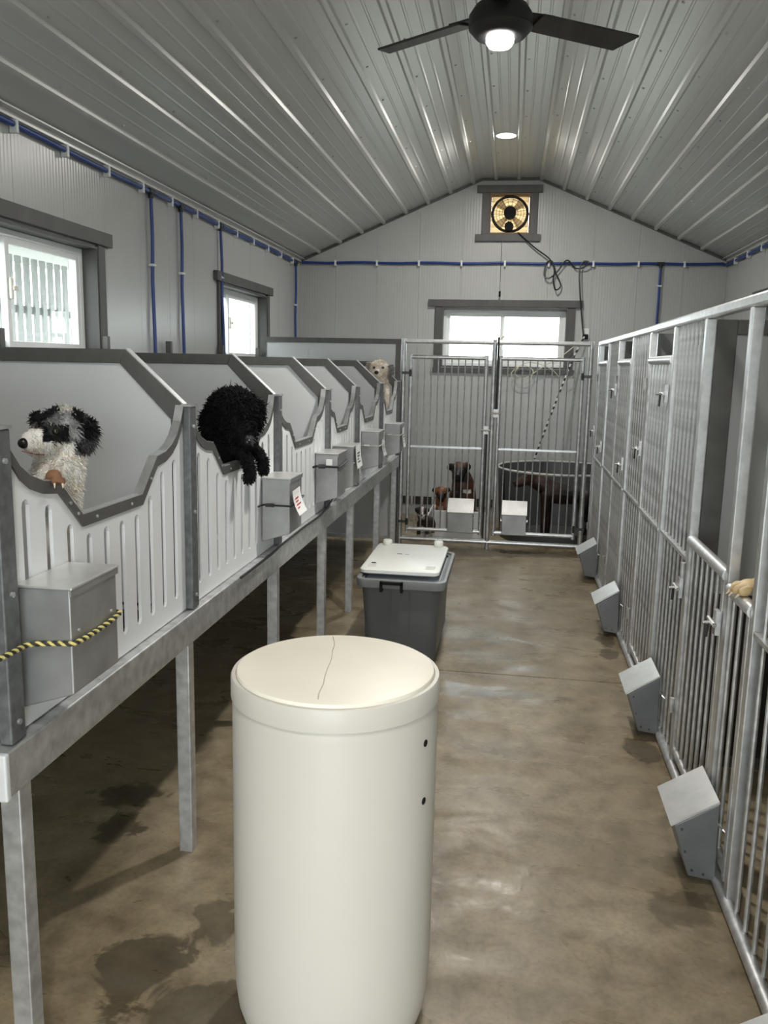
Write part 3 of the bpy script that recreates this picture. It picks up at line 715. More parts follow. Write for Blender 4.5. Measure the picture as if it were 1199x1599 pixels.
MB().tube([(-.205, GY-.02, .10), (-.205, GY-.02, 1.05)], .008, 8).build('drop_rod', 'dark_bolt', gl)
def small_feeder(x0, wd, label):
    t = thing('dog_feeder', (x0+wd/2, GY-.08, .155), label, 'feeder', 'metal feeders on the back gates')
    f = lambda u, v, q: (q, u, v)
    MB().prism([(7.325, .158), (7.405, .158), (7.405, .438), (7.325, .340)], f, x0, x0+wd).build('hopper', 'sheet_steel', t, bevel=.003)
    MB().prism([(7.312, .334), (7.405, .446), (7.405, .452), (7.309, .340)], f, x0-.004, x0+wd+.004).build('lid', 'lid_steel', t)
    for x in (x0-.012, x0+wd+.004): MB().box(x, x+.008, 7.37, 7.412, .27, .29).build('hook', 'chrome_bolt', t)
small_feeder(-.515, .222, 'small metal feeder hung on the left back gate in front of the boxer')
small_feeder(-.040, .210, 'small metal feeder hung on the right back gate in front of the tub')

# ------------------------------------------------------------------ dog runs on the right
RX = .72
rf = thing('pipe_fence', (RX, 4.4, 0), 'galvanized pipe rails and posts along the dog runs on the right', 'run frame')
MB().box(RX-.02, RX+.02, 1.2, 7.42, 1.797, 1.835).build('top_rail', 'galvanized_bright', rf, bevel=.008)
MB().tube([(RX-.012, 1.2, .028), (RX-.012, 7.42, .028)], .020, 10).build('bottom_rail', 'galvanized', rf, smooth=True)
POST = [7.30, 6.64, 5.98, 5.325, 4.66, 3.985, 3.36, 2.745, 2.44, 1.75, 1.25]
q0 = MB().box(RX-.018, RX+.018, 7.30-.018, 7.30+.018, 0, 1.797).build('post', 'galvanized_bright', rf, bevel=.004)
for y in POST[1:]: inst(q0, rf, (0, y-7.30, 0))
MB().box(RX-.018, RX+.018, 7.405, 7.44, 0, 1.80).build('post', 'galvanized_bright', rf, bevel=.004)
def run_panel(ya, yb, top, label, name, cat, group, door=False):
    t = thing(name, (RX, (ya+yb)/2, .03), label, cat, group)
    lo, hi = min(ya, yb)+.022, max(ya, yb)-.022
    xx = RX-.006 if door else RX
    if door:
        for y in (lo+.014, hi-.014): MB().box(xx-.014, xx+.014, y-.014, y+.014, .075, top+.012).build('stile', 'galvanized', t, bevel=.003)
        MB().tube([(xx, lo, top), (xx, hi, top)], .0215, 12).build('top_rail', 'galvanized_bright', t, smooth=True)
        MB().tube([(xx, lo, .10), (xx, hi, .10)], .016, 10).build('bottom_rail', 'galvanized', t, smooth=True)
        zb, zt = .10, top
    else: zb, zt = .045, 1.80
    if not (door and top < 1.2): MB().box(xx-.016, xx+.010, lo, hi, .866, .880).build('mid_rail', 'galvanized_bright', t)
    n = max(3, round((hi-lo-.03)/.083)); b0 = None
    for k in range(n):
        y = lo+.05+(hi-lo-.10)*k/(n-1)
        if b0 is None: b0 = MB().tube([(xx, y, zb), (xx, y, zt)], .0072, 8).build('bar', 'galvanized', t, smooth=True); y00 = y
        else: inst(b0, t, (0, y-y00, 0))
    return t
nm = ['far end run beside the back pen', 'second run from the back pen', 'third run from the back pen', 'nearest visible run with the dog paw']
tops = [1.652, 1.652, 1.652, .957]
doors = []
for k in range(4):
    lab = 'tall barred door of the '+nm[k] if k < 3 else 'low barred half door with open top beside the dog paw'
    doors.append(run_panel(POST[2*k], POST[2*k+1], tops[k], lab, 'run_door', 'gate', 'doors of the dog runs', True))
    if k < 3: run_panel(POST[2*k+1], POST[2*k+2], 1.80, 'fixed barred panel of the '+nm[k], 'bar_fence', 'barred panel', 'fixed panels of the dog runs')
run_panel(POST[7], POST[8], .925, 'narrow low barred gate under the tan dog paw', 'run_door', 'gate', 'doors of the dog runs', True)
run_panel(POST[8], POST[9], 1.80, 'fixed barred panel at the right edge of the photo, nearest the viewer', 'bar_fence', 'barred panel', 'fixed panels of the dog runs')
for dr, y, z in ((doors[0], 6.66, 1.02), (doors[1], 5.36, 1.03), (doors[2], 4.68, 1.19), (doors[2], 4.02, 1.50), (doors[3], 3.375, .76), (doors[3], 2.775, .80), (doors[1], 5.96, 1.47), (doors[0], 7.28, 1.10)):
    c = Vector((RX-.045, y, z)); mb = MB(); mb.tube([c+Vector((0, -.04, 0)), c+Vector((0, .045, 0))], .008, 8); mb.tube([c, c+Vector((-.028, 0, -.004))], .006, 8)
    b = mb.build('latch', 'chrome_bolt', dr, smooth=True)
    MB().box(c.x+.008, c.x+.022, y-.02, y+.02, z-.04, z+.04).build('latch_plate', 'galvanized', b)
    MB().tube([c+Vector((-.004, .03, 0)), c+Vector((-.006, .03, -.06))], .005, 6).build('latch_pin', 'dark_bolt', b)
for dr, y in ((doors[0], 7.285), (doors[1], 5.965), (doors[2], 4.645), (doors[3], 3.345)):
    for z in (.28, tops[doors.index(dr)]-.12):
        MB().tube([(RX-.03, y, z-.03), (RX-.03, y, z+.03)], .010, 8).build('hinge', 'galvanized', dr, smooth=True)
def run_divider(y, label):
    t = thing('run_divider', (1.4, y, 0), label, 'divider', 'dividers between the dog runs')
    MB().box(.82, 2.03, y-.005, y+.005, .06, 1.74).build('panel', 'run_plastic', t)
    MB().box(.745, .82, y-.02, y+.02, .0, 1.795).build('front_stile', 'dark_frame', t, bevel=.003)
    MB().box(1.985, 2.045, y-.02, y+.02, .0, 1.74).build('rear_stile', 'dark_frame', t)
    MB().box(.82, 2.045, y-.02, y+.02, 1.74, 1.795).build('top_rail', 'dark_frame', t, bevel=.003)
    MB().box(.82, 1.985, y-.02, y+.02, .02, .07).build('bottom_rail', 'dark_frame', t)
    MB().box(.82, 1.985, y-.012, y+.012, .07, .74).build('dark_lower_sheet', 'rust_black', t)  # dark sheet over the lower part of the divider
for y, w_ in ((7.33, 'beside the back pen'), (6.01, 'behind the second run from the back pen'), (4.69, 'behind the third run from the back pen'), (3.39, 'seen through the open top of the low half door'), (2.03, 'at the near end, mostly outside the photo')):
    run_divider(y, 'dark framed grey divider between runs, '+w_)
def feeder_right(y0, label):
    t = thing('dog_feeder', (.65, y0+.12, .02), label, 'feeder', 'slant lidded metal feeders on the dog runs')
    wd = .235; f = lambda u, v, q: (u, q, v)
    MB().prism([(.697, .030), (.615, .040), (.562, .205), (.690, .288)], f, y0, y0+wd).build('hopper', 'tote_like_steel', t, bevel=.002)
    MB().prism([(.552, .204), (.690, .293), (.688, .300), (.548, .210)], f, y0-.005, y0+wd+.005).build('lid', 'lid_steel', t)
    mb = MB()
    for u, v in ((.585, .195), (.600, .12), (.625, .06), (.66, .05)): mb.tube([(u, y0, v), (u, y0-.003, v)], .0045, 6)
    mb.build('rivets', 'dark_bolt', t, kind='stuff')
    MB().tube([(.688, y0+.02, .22), (.70, y0-.025, .22), (.715, y0-.03, .21)], .004, 6).build('hook', 'chrome_bolt', t)
    return t
mat('tote_like_steel', (.165, .17, .17), .45, .55, .12, 8, .03, 30)
rl = ['nearest slant lidded metal feeder, cut by the lower right corner', 'slant lidded metal feeder below the dog paw', 'slant lidded metal feeder at the third run, in front of the floor joint', 'slant lidded metal feeder second from the back pen', 'slant lidded metal feeder nearest the back pen']
for y, lb in zip((1.47, 2.535, 3.62, 5.06, 6.46), rl): feeder_right(y, lb)

# ------------------------------------------------------------------ white drum
DX, DY, DR = -.382, 1.865, .243
dm = thing('drum', (DX, DY, 0), 'tall white plastic drum with a cream lid in the aisle', 'drum')
MB().lathe([(.001, .0), (DR-.045, 0), (DR-.02, .012), (DR-.008, .05), (DR-.002, .10), (DR, .2), (DR, .82), (DR-.003, .835), (.001, .835)], (DX, DY, 0), 72).build('drum_body', 'drum_plastic', dm, smooth=True)
ld = MB().lathe([(DR-.02, .836), (DR+.003, .838), (DR+.003, .884), (DR, .889), (DR-.008, .8895), (DR-.0095, .886)], (DX, DY, 0), 72, cap=False).build('lid_rim', 'drum_plastic', dm, smooth=True)
ld = MB().lathe([(DR-.0095, .86), (DR-.0095, .891), (DR-.012, .8965), (DR-.016, .898), (.001, .8985)], (DX, DY, 0), 72, cap=False).build('lid_top', 'drum_lid', dm, smooth=True)
cr = [(-.052, .208), (-.036, .15), (-.030, .10), (-.020, .04), (-.016, -.02), (-.010, -.08), (-.004, -.12), (-.002, -.17), (.004, -.208)]
MB().tube(smooth_path([(DX+a, DY+b, .8982) for a, b in cr], 4), .0011, 5).build('lid_crack', 'crack_line', ld)
for z in (.765, .625):
    a = math.radians(-22); d = Vector((math.cos(a), math.sin(a), 0)); c = Vector((DX, DY, z))+d*(DR-.002)
    MB().tube([c, c+d*.003], .0085, 12).build('bung_hole', 'black_plastic', dm)

# ------------------------------------------------------------------ grey storage tote
TX0, TX1, TY0, TY1, TZ = -.785, -.300, 4.30, 5.09, .475
to = thing('storage_tote', ((TX0+TX1)/2, (TY0+TY1)/2, 0), 'large grey plastic storage tote with black handles behind the drum', 'storage tote')
def rrect(x0, x1, y0, y1, r, z, k=5):
    out = []
    for cx_, cy_, a0 in ((x1-r, y1-r, 0), (x0+r, y1-r, 90), (x0+r, y0+r, 180), (x1-r, y0+r, 270)):
        for i in range(k+1):
            a = math.radians(a0+90*i/k); out.append((cx_+r*math.cos(a), cy_+r*math.sin(a), z))
    return out
def loft(rings, caps=(True, False)):
    mb = MB(); n = len(rings[0]); vs = [p for r in rings for p in r]; fs = []
    for i in range(len(rings)-1):
        for j in range(n): fs.append((i*n+j, i*n+(j+1) % n, (i+1)*n+(j+1) % n, (i+1)*n+j))
    if caps[0]: fs.append(tuple(range(n))[::-1])
    if caps[1]: fs.append(tuple(range((len(rings)-1)*n, len(rings)*n)))
    return mb.add(vs, fs)
def tr_(i, z, r=.05): return rrect(TX0+i, TX1-i, TY0+i, TY1-i, r, z)
loft([tr_(.075, 0), tr_(.062, .012), tr_(.055, .05), tr_(.028, TZ-.05), tr_(.026, TZ-.008), tr_(.038, TZ-.008), tr_(.045, .06), tr_(.06, .02)], (True, True)).build('tote_body', 'tote_grey', to, smooth=True)
loft([tr_(.026, TZ-.045), tr_(.004, TZ-.045), tr_(0, TZ-.012), tr_(.002, TZ), tr_(.014, TZ+.004), tr_(.024, TZ), tr_(.026, TZ-.03)], (False, False)).build('tote_rim', 'tote_rim', to, smooth=True)
loft([tr_(.040, TZ-.03), tr_(.040, TZ-.022)], (True, True)).build('inner_tray', 'tote_inside', to)
for x in ((TX0+TX1)/2-.052, (TX0+TX1)/2+.052):
    mb = MB(); mb.prism([(0, 0), (.004, 0), (.004, 1), (0, 1)], lambda u, v, w: (x+u-.002+w*0, TY0+.060-.034*v-.006+w, .06+v*(TZ-.13)), 0, .012); mb.build('rib', 'tote_grey', to)
hx = (TX0+TX1)/2-.045
mb = MB(); mb.box(hx-.062, hx+.062, TY0-.014, TY0-.002, TZ-.022, TZ-.004); mb.box(hx-.062, hx-.048, TY0-.014, TY0+.028, TZ-.062, TZ-.004); mb.box(hx+.048, hx+.062, TY0-.014, TY0+.028, TZ-.062, TZ-.004)
mb.build('handle', 'black_plastic', to, bevel=.003)
mb = MB(); mb.box(hx-.062, hx+.062, TY1+.002, TY1+.014, TZ-.022, TZ-.004); mb.box(hx-.062, hx-.048, TY1-.028, TY1+.014, TZ-.062, TZ-.004); mb.box(hx+.048, hx+.062, TY1-.028, TY1+.014, TZ-.062, TZ-.004)
mb.build('handle', 'black_plastic', to, bevel=.003)
# white lid resting askew on the tote
LX0, LX1, LY0, LY1, LZ = -.780, -.345, 4.40, 5.10, TZ+.006
wl = thing('container_lid', ((LX0+LX1)/2, (LY0+LY1)/2, LZ), 'white plastic container lid with four corner knobs lying on the tote', 'lid')
loft([rrect(LX0+.01, LX1-.01, LY0+.01, LY1-.01, .035, LZ), rrect(LX0, LX1, LY0, LY1, .04, LZ+.006), rrect(LX0, LX1, LY0, LY1, .04, LZ+.022), rrect(LX0+.008, LX1-.008, LY0+.008, LY1-.008, .035, LZ+.028)], (True, True)).build('lid_plate', 'white_lid', wl, smooth=True)
for (x, y, h) in ((LX0+.06, LY1-.04, .03), (LX1-.06, LY1-.03, .034), (LX0+.06, LY0+.09, .006), (LX1-.055, LY0+.09, .006)):
    if h > .01: MB().lathe([(.026, .0), (.029, .008), (.029, h-.006), (.024, h), (.001, h)], (x, y, LZ+.028), 20, cap=False).build('knob', 'clear_knob', wl, smooth=True)
    else: MB().box(x-.024, x+.024, y-.035, y+.035, LZ+.027, LZ+.031).build('embossed_pad', 'clear_knob', wl, bevel=.002)
mb = MB(); mb.box(LX0+.155, LX0+.185, LY0+.40, LY0+.412, LZ+.0282, LZ+.0287); mb.box(LX0+.20, LX0+.225, LY0+.40, LY0+.405, LZ+.0282, LZ+.0287); mb.box(LX0+.045, LX0+.07, LY0+.135, LY0+.15, LZ+.031, LZ+.0315)
mb.build('ink_marks', 'black_ink', wl, kind='stuff')

# ------------------------------------------------------------------ round tub, whelping board, loose cords in the back pen
UX, UY, UR, UH = .48, 8.17, .585, .665
tu = thing('round_tub', (UX, UY, 0), 'large round dark grey tub with a cut out front in the right back pen', 'tub')
a0, a1 = math.radians(-150+360), math.radians(-55+360)     # doorway arc faces the gate
MB().lathe([(UR-.05, .0), (UR-.01, UH), (UR, UH), (UR-.038, .0)], (UX, UY, 0), 60, cap=False, a0=math.radians(-45), a1=math.radians(205)).build('tub_wall', 'tub_grey', tu, smooth=True)
MB().lathe([(UR-.05, .0), (UR-.042, .12), (UR-.030, .12), (UR-.038, .0)], (UX, UY, 0), 30, cap=False, a0=math.radians(205), a1=math.radians(315)).build('tub_lip', 'tub_grey', tu, smooth=True)
MB().tube([(UX+(UR-.002)*math.cos(a), UY+(UR-.002)*math.sin(a), UH+.003) for a in [2*math.pi*i/64 for i in range(64)]], .011, 8, True).build('tub_rim', 'tub_rim', tu, smooth=True)
MB().lathe([(.001, .004), (UR-.052, .004), (UR-.052, .012), (.001, .012)], (UX, UY, 0), 48).build('tub_floor', 'tub_grey', tu)
wb = thing('whelping_board', (-.56, 7.80, 0), 'low grey board across the left back pen before the sitting boxer', 'board')
MB().box(-.69, -.185, 7.865, 7.885, .0, .255).build('board', 'divider_plastic', wb, bevel=.003)
MB().box(-.775, -.755, 7.90, 8.9, .0, .17).build('side_board', 'divider_plastic', wb, bevel=.003)
for x in (-.695, -.18): MB().box(x-.012, x+.012, 7.862, 7.895, .0, .268).build('board_post', 'galvanized', wb)
vb = thing('floor_vent', (-.85, YB-.02, .12), 'dark slotted drain vent low on the wall of the left back pen', 'vent')
MB().box(-2.2, -.16, YB-.012, YB-.002, .115, .20).build('vent_strip', 'rust_black', vb)
v0 = MB().box(-1.16, -1.135, YB-.02, YB-.012, .115, .20).build('vent_bar', 'galvanized', vb)
for k in range(1, 9): inst(v0, vb, (k*.115, 0, 0))
tag(MB().tube(smooth_path([(.70, YB-.06, 1.93), (.60, 8.92, 1.72), (.42, 8.72, 1.22), (.30, 8.62, .86), (.25, 8.60, .70)]), .009, 8).build('striped_cord', 'striped_rope', smooth=True), 'black and white striped cord hanging from the outlet into the tub', 'cord')
tag(MB().tube(smooth_path([(.69, YB-.05, 1.92), (.52, YB-.07, 1.76), (.30, YB-.08, 1.62), (.12, YB-.08, 1.50), (.02, YB-.08, 1.54), (.08, YB-.08, 1.63), (.20, YB-.07, 1.58), (.16, YB-.08, 1.47), (.05, YB-.08, 1.45), (-.02, YB-.08, 1.55), (.15, YB-.07, 1.66), (.38, YB-.07, 1.60), (.52, YB-.07, 1.47), (.60, YB-.07, 1.52), (.66, YB-.05, 1.66)]), .005, 6).build('loose_wire', 'cream_cord', smooth=True), 'thin cream wire looped below the back window sill', 'wire')

# ------------------------------------------------------------------ dogs
def vnoise(p, f, seed=0):
    from mathutils import noise
    return noise.noise(Vector(p)*f+Vector((seed*7.1, seed*3.3, seed*1.7)))
def eval_mesh(mb, voxel, smooth):
    me = bpy.data.meshes.new('tmp'); me.from_pydata([tuple(p) for p in mb.v], [], mb.f)
    bm = bmesh.new(); bm.from_mesh(me); bmesh.ops.recalc_face_normals(bm, faces=bm.faces); bm.to_mesh(me); bm.free()
    o = bpy.data.objects.new('tmp', me); COL.objects.link(o)
    r = o.modifiers.new('r', 'REMESH'); r.mode = 'VOXEL'; r.voxel_size = voxel; r.use_smooth_shade = True
    sm = o.modifiers.new('s', 'SMOOTH'); sm.iterations = smooth; sm.factor = .5
    dg = bpy.context.evaluated_depsgraph_get(); out = bpy.data.meshes.new_from_object(o.evaluated_get(dg))
    bpy.data.objects.remove(o, do_unlink=True); bpy.data.meshes.remove(me); return out
def set_col(me, cols):
    a = me.color_attributes.new('Col', 'FLOAT_COLOR', 'POINT')
    a.data.foreach_set('color', np.array([(c[0], c[1], c[2], 1.0) for c in cols], dtype=np.float32).ravel())
def dog(label, anchor, s, shapes, colfn, base, voxel=.006, smooth=3, fur=None, nose=None, eyes=(), extra=(), group=None, frame=None, coat='short_coat'):
    A = Vector(anchor)
    if frame is None:
        d = Vector((A.x, A.y, 0)).normalized(); R = Vector((d.y, -d.x, 0)); T = -d
    else: R, T = Vector(frame[0]), Vector(frame[1])
    Z = Vector((0, 0, 1)); Mx = Matrix((R, T, Z)).transposed()
    def wp(p): return A+(R*p[0]+Z*p[1]+T*p[2])*s
    def lp(w):
        q = (Vector(w)-A)/s; return (q.dot(R), q.dot(Z), q.dot(T))
    mb = MB()
    for sh in shapes:
        if sh[0] == 'e':
            rot = Matrix.Rotation(math.radians(sh[3]), 3, 'Y') if len(sh) > 3 else Matrix.Identity(3)
            r = sh[2]; mb.ell(wp(sh[1]), (r[0]*s, r[2]*s, r[1]*s), 20, 14, Mx @ rot)
        else:
            pts = sh[1]; k = 0
            P = smooth_path([wp(p[:3]) if len(p) == 4 else Vector(p[:3]) for p in pts], 5)
            rs = [p[3]*s for p in pts]; rr = []
            for i in range(len(P)):
                u = i/5; j = min(int(u), len(rs)-2); rr.append(rs[j]+(rs[j+1]-rs[j])*(u-j))
            mb.tube(P, rr, 14); mb.ell(P[0], (rr[0],)*3, 14, 10); mb.ell(P[-1], (rr[-1],)*3, 14, 10)
    me = eval_mesh(mb, voxel, smooth)
    t = thing('dog', (A.x, A.y, base), label, 'dog', group); off = Vector((A.x, A.y, base))
    co = [v.co.copy() for v in me.vertices]; nr = [v.normal.copy() for v in me.vertices]
    cols = [colfn(lp(c), c) for c in co]
    for v in me.vertices: v.co -= off
    set_col(me, cols); me.materials.append(MATS[coat]); me.polygons.foreach_set('use_smooth', [True]*len(me.polygons))
    b = bpy.data.objects.new('body', me); COL.objects.link(b); b.parent = t; b['_o'] = list(off)
    if fur:
        n, ln, wd, seed, lim, lenf = fur; rg = random.Random(seed); fv = []; ff = []; fc = []
        idx = [i for i in range(len(co)) if lim is None or lim(lp(co[i]))]
        for _ in range(n):
            i = rg.choice(idx); p = co[i]; nn = nr[i]
            c = colfn(lp(p), p); k = .75+.5*rg.random(); c = tuple(min(1, q*k) for q in c)
            tdir = (nn+Vector((rg.gauss(0, .55), rg.gauss(0, .55), rg.gauss(-.25, .45)))).normalized()
            k2 = lenf(lp(p)) if lenf else 1; L_ = ln*s*(.6+.8*rg.random())*k2; w_ = wd*s*(.7+.6*rg.random())*(.5+.5*k2)
            a = tdir.cross(Vector((rg.random(), rg.random(), rg.random()+.1))).normalized(); bb = tdir.cross(a)
            bend = (a*rg.gauss(0, .7)+Vector((0, 0, -.35)))*L_
            q0 = p-nn*w_*.6-off; kk = len(fv)
            for h, ws, bd in ((0, 1, 0), (.5, .85, .12), (.85, .5, .45)):
                for j in range(3):
                    an = 2.094*j; fv.append(q0+tdir*L_*h+bend*bd+(a*math.cos(an)+bb*math.sin(an))*w_*ws)
            fv.append(q0+tdir*L_+bend)
            for q in (0, 3):
                for j in range(3): ff.append((kk+q+j, kk+q+(j+1) % 3, kk+q+3+(j+1) % 3, kk+q+3+j))
            for j in range(3): ff.append((kk+6+j, kk+6+(j+1) % 3, kk+9))
            fc += [c]*10
        fm = bpy.data.meshes.new('fur'); fm.from_pydata([tuple(v) for v in fv], [], ff); set_col(fm, fc); fm.materials.append(MATS['fur_coat'])
        fm.polygons.foreach_set('use_smooth', [True]*len(fm.polygons))
        fo = bpy.data.objects.new('fur', fm); COL.objects.link(fo); fo.parent = t; fo['kind'] = 'stuff'; fo['_o'] = list(off)
    if nose: MB().ell(wp(nose[0]), (nose[1][0]*s, nose[1][2]*s, nose[1][1]*s), 14, 10, Mx).build('nose', 'dog_nose', t, smooth=True)
    for e in eyes: MB().ell(wp(e[0]), (e[1]*s,)*3, 12, 8).build('eye', 'dog_eye', t, smooth=True)
    for nm_, pts, r, mt in extra: MB().tube(smooth_path([wp(p) if not isinstance(p, Vector) else p for p in pts], 4), [r*s*(1-.7*i/((len(pts)-1)*4)) for i in range((len(pts)-1)*4+1)] if nm_ == 'claw' else r*s, 6).build(nm_, mt, t, smooth=True)
    return t, wp, lp
def mixc(a, b, f): f = max(0, min(1, f)); return tuple(x+(y-x)*f for x, y in zip(a, b))

# white dog with a dark merle head, front paw on the kennel edge
def col1(p, w):
    r, u, t = p; white = (.97, .93, .87); n = vnoise(w, 45, 1); n2 = vnoise(w, 18, 2)
    merle = mixc((.012, .012, .014), (.46, .46, .46), .26+1.2*n2+.9*n)
    if t > 96 and u < -45: return mixc((.15, .07, .04), (.28, .15, .085), .5+n)
    if u < -36: return mixc(white, (.90, .80, .68), .25+n)
    if r < -20 and u < 3 and t > 10: return mixc((.95, .91, .86), (.75, .58, .48), .3+n if u < -22 else n*.3)
    if u < -14 and r < 22: return mixc(white, (.90, .80, .68), .25+n)
    if r > 27: return mixc((.010, .010, .011), (.16, .16, .17), .2+1.2*n2+n)
    if abs(r-12) < 9 and u > 24: return mixc((.65, .62, .55), merle, .35+n)
    if -12 < r < 14 and -16 < u < 9 and t > 8: return mixc((.012, .011, .012), (.08, .08, .08), .2+n)
    return merle
def L1(w): return w
A1 = (-1.076, 1.89, 1.432); s1 = .00166
dog('white dog with a dark merle head and one paw on its kennel edge', A1, s1, [
    ('e', (8, 4, 0), (31, 28, 30)), ('c', [(-8, -8, 14, 20), (-26, -13, 26, 17.5), (-35, -15, 31, 15)]), ('c', [(-10, -16, 12, 16), (-31, -25, 26, 11)]),
    ('e', (38, -7, 6), (13, 25, 11), 12), ('e', (-25, 8, -22), (9, 17, 9), -15),
    ('c', [(10, -22, -4, 27), (0, -55, -6, 33), (-8, -100, -14, 35), (-14, -170, -30, 35), (-18, -240, -40, 33)]),
    ('c', [(-16, -78, 14, 15), (-14, -72, 60, 12), (-8, -57, 94, 11), (-7, -60, 103, 9)]),
    ('e', (-17, -61, 111), (4.2, 5, 9)), ('e', (-7, -60, 115), (4.4, 5.2, 9)), ('e', (3, -61, 111), (4.2, 5, 9)),
    ('c', [(8, -90, -4, 14), (8, -120, 0, 11), (8, -155, -4, 9)]),
    ('c', [(-34, -240, -36, 20), (-38, -300, -44, 13), (-36, -345, -46, 9), (-36, -372, -40, 9)]), ('c', [(0, -240, -36, 20), (4, -300, -44, 13), (2, -345, -46, 9), (2, -372, -40, 9)]),
    ('c', [(-12, -250, -45, 9), (-14, -270, -75, 6), (-14, -255, -95, 4)])],
    col1, .80, .0042, 1, (9000, 6.5, 1.15, 11, lambda p: p[1] > -130 and p[2] < 80 and not (p[0] < -36 and p[2] > 30) and (p[0]+3)**2+p[1]**2+(p[2]-32)**2 > 75, lambda p: .45 if p[0] < -16 and p[2] > 8 else (1.25 if p[0] > 24 and p[1] > -36 else .9)), ((-45, -16, 40), (8, 7.5, 7)), [((-3, 0, 33.5), 5.0), ((-27, 5, 26.5), 4.0)],
    [('claw', [(-17, -63, 119), (-17, -69, 122)], 1.6, 'claw'), ('claw', [(-7, -62, 123), (-7, -68, 126)], 1.6, 'claw'), ('claw', [(3, -63, 119), (3, -69, 122)], 1.6, 'claw'),
     ('mouth_line', [(-48, -27, 38), (-34, -31, 37), (-20, -34, 28), (-8, -33, 22)], 0.9, 'tongue_pink')], 'dogs in the raised kennels', coat='fur_coat')

# black curly dog hanging both front legs over the edge
def col2(p, w):
    n = vnoise(w, 60, 3); r, u, t = p
    if 20 < r < 30 and -34 < u < -22 and t > 40: return (.10, .10, .11)
    return mixc((.0035, .0035, .004), (.012, .012, .013), .3+n)
A2 = (-1.040, 3.07, 1.390); s2 = .00247
Rr = Vector((A2[1], -A2[0], 0)).normalized(); Tt = -Vector((A2[0], A2[1], 0)).normalized()
def l2(w): q = (Vector(w)-Vector(A2))/s2; return (q.dot(Rr), q.z, q.dot(Tt))
dog('black curly dog with both front legs hanging over its kennel edge', A2, s2, [
    ('e', (2, 10, 0), (39, 36, 36)), ('c', [(8, -8, 18, 24), (16, -20, 32, 18), (20, -28, 41, 12)]),
    ('e', (-30, -12, 6), (15, 28, 14), -12), ('e', (36, 4, 2), (11, 25, 13), 8),
    ('c', [(*l2((-1.06, 3.07, 1.34)), 30), (*l2((-1.10, 3.08, 1.25)), 28), (*l2((-1.13, 3.09, 1.12)), 32), (*l2((-1.17, 3.12, .99)), 31)]),
    ('c', [(*l2((-1.08, 2.99, 1.26)), 24), (*l2((-1.08, 2.96, 1.20)), 20)]),
    ('c', [(*l2((-1.07, 3.03, 1.27)), 13), (*l2((-1.03, 3.02, 1.282)), 10.5), (*l2((-.985, 3.015, 1.268)), 9.5), (*l2((-.955, 3.005, 1.225)), 8.5), (*l2((-.950, 2.99, 1.178)), 8.5)]),
    ('c', [(*l2((-1.07, 3.12, 1.27)), 13), (*l2((-1.03, 3.13, 1.285)), 10.5), (*l2((-.985, 3.145, 1.272)), 9.5), (*l2((-.950, 3.155, 1.232)), 8.5), (*l2((-.945, 3.155, 1.190)), 8.5)]),
    ('c', [(*l2((-1.17, 3.06, .99)), 18), (*l2((-1.20, 3.05, .90)), 11), (*l2((-1.18, 3.05, .822)), 8)]), ('c', [(*l2((-1.17, 3.18, .99)), 18), (*l2((-1.20, 3.19, .90)), 11), (*l2((-1.18, 3.19, .822)), 8)]),
    ('c', [(*l2((-1.25, 3.12, .97)), 8), (*l2((-1.32, 3.13, 1.0)), 7), (*l2((-1.36, 3.13, 1.06)), 6)])],
    col2, .80, .007, 2, (9000, 7.5, 1.5, 12, lambda p: p[1] > -95, lambda p: .5 if p[1] < -42 else (.6 if p[2] > 36 else 1)), ((22, -31, 53), (6, 5, 5)), [((0, -7, 36.5), 3.6), ((22, -5, 35), 3.4)], (), 'dogs in the raised kennels', coat='fur_coat')

# small cream dog in the last kennel
def col3(p, w):
    r, u, t = p; n = vnoise(w, 40, 5)
    if r > 13 and u > -14 and t < 10: return mixc((.16, .16, .16), (.30, .29, .27), .5+n)
    if r < -13 and u > 0 and t < 8: return mixc((.36, .33, .28), (.5, .45, .38), .5+n)
    return mixc((.86, .78, .68), (.66, .55, .44), .3+n)
dog('small cream dog with grey ears looking out of the far end kennel', (-1.069, 6.80, 1.566), .00523, [
    ('e', (0, 1, 0), (14, 13, 13)), ('e', (-3, -6, 11), (8, 7, 8)), ('e', (-14, 5, 0), (4.5, 7, 5), -25), ('e', (17, -2, 0), (5, 10, 5), 15),
    ('c', [(2, -8, -4, 11), (2, -35, -8, 12), (-2, -70, -10, 13), (-4, -105, -10, 13)]),
    ('c', [(8, -28, 2, 5), (12, -36, 10, 4), (13, -52, 12, 3.4)]),
    ('c', [(-4, -105, -6, 8), (-5, -125, -9, 5), (-5, -143, -6, 4)]), ('c', [(12, -105, -6, 8), (13, -125, -9, 5), (13, -143, -6, 4)])],
    col3, .80, .009, 2, (3800, 2.8, .5, 13, lambda p: p[1] > -60 and (p[0]+8.5)**2+(p[1]-3)**2+(p[2]-12)**2 > 7 and (p[0]-5.5)**2+(p[1]-3.5)**2+(p[2]-12)**2 > 7, lambda p: .5 if p[2] > 8 else 1), ((-4, -4.5, 19), (3.4, 3.0, 2.8)), [((-8.0, 2.5, 11.8), 2.3), ((5.5, 3.0, 12.2), 2.3)], (), 'dogs in the raised kennels', coat='fur_coat')

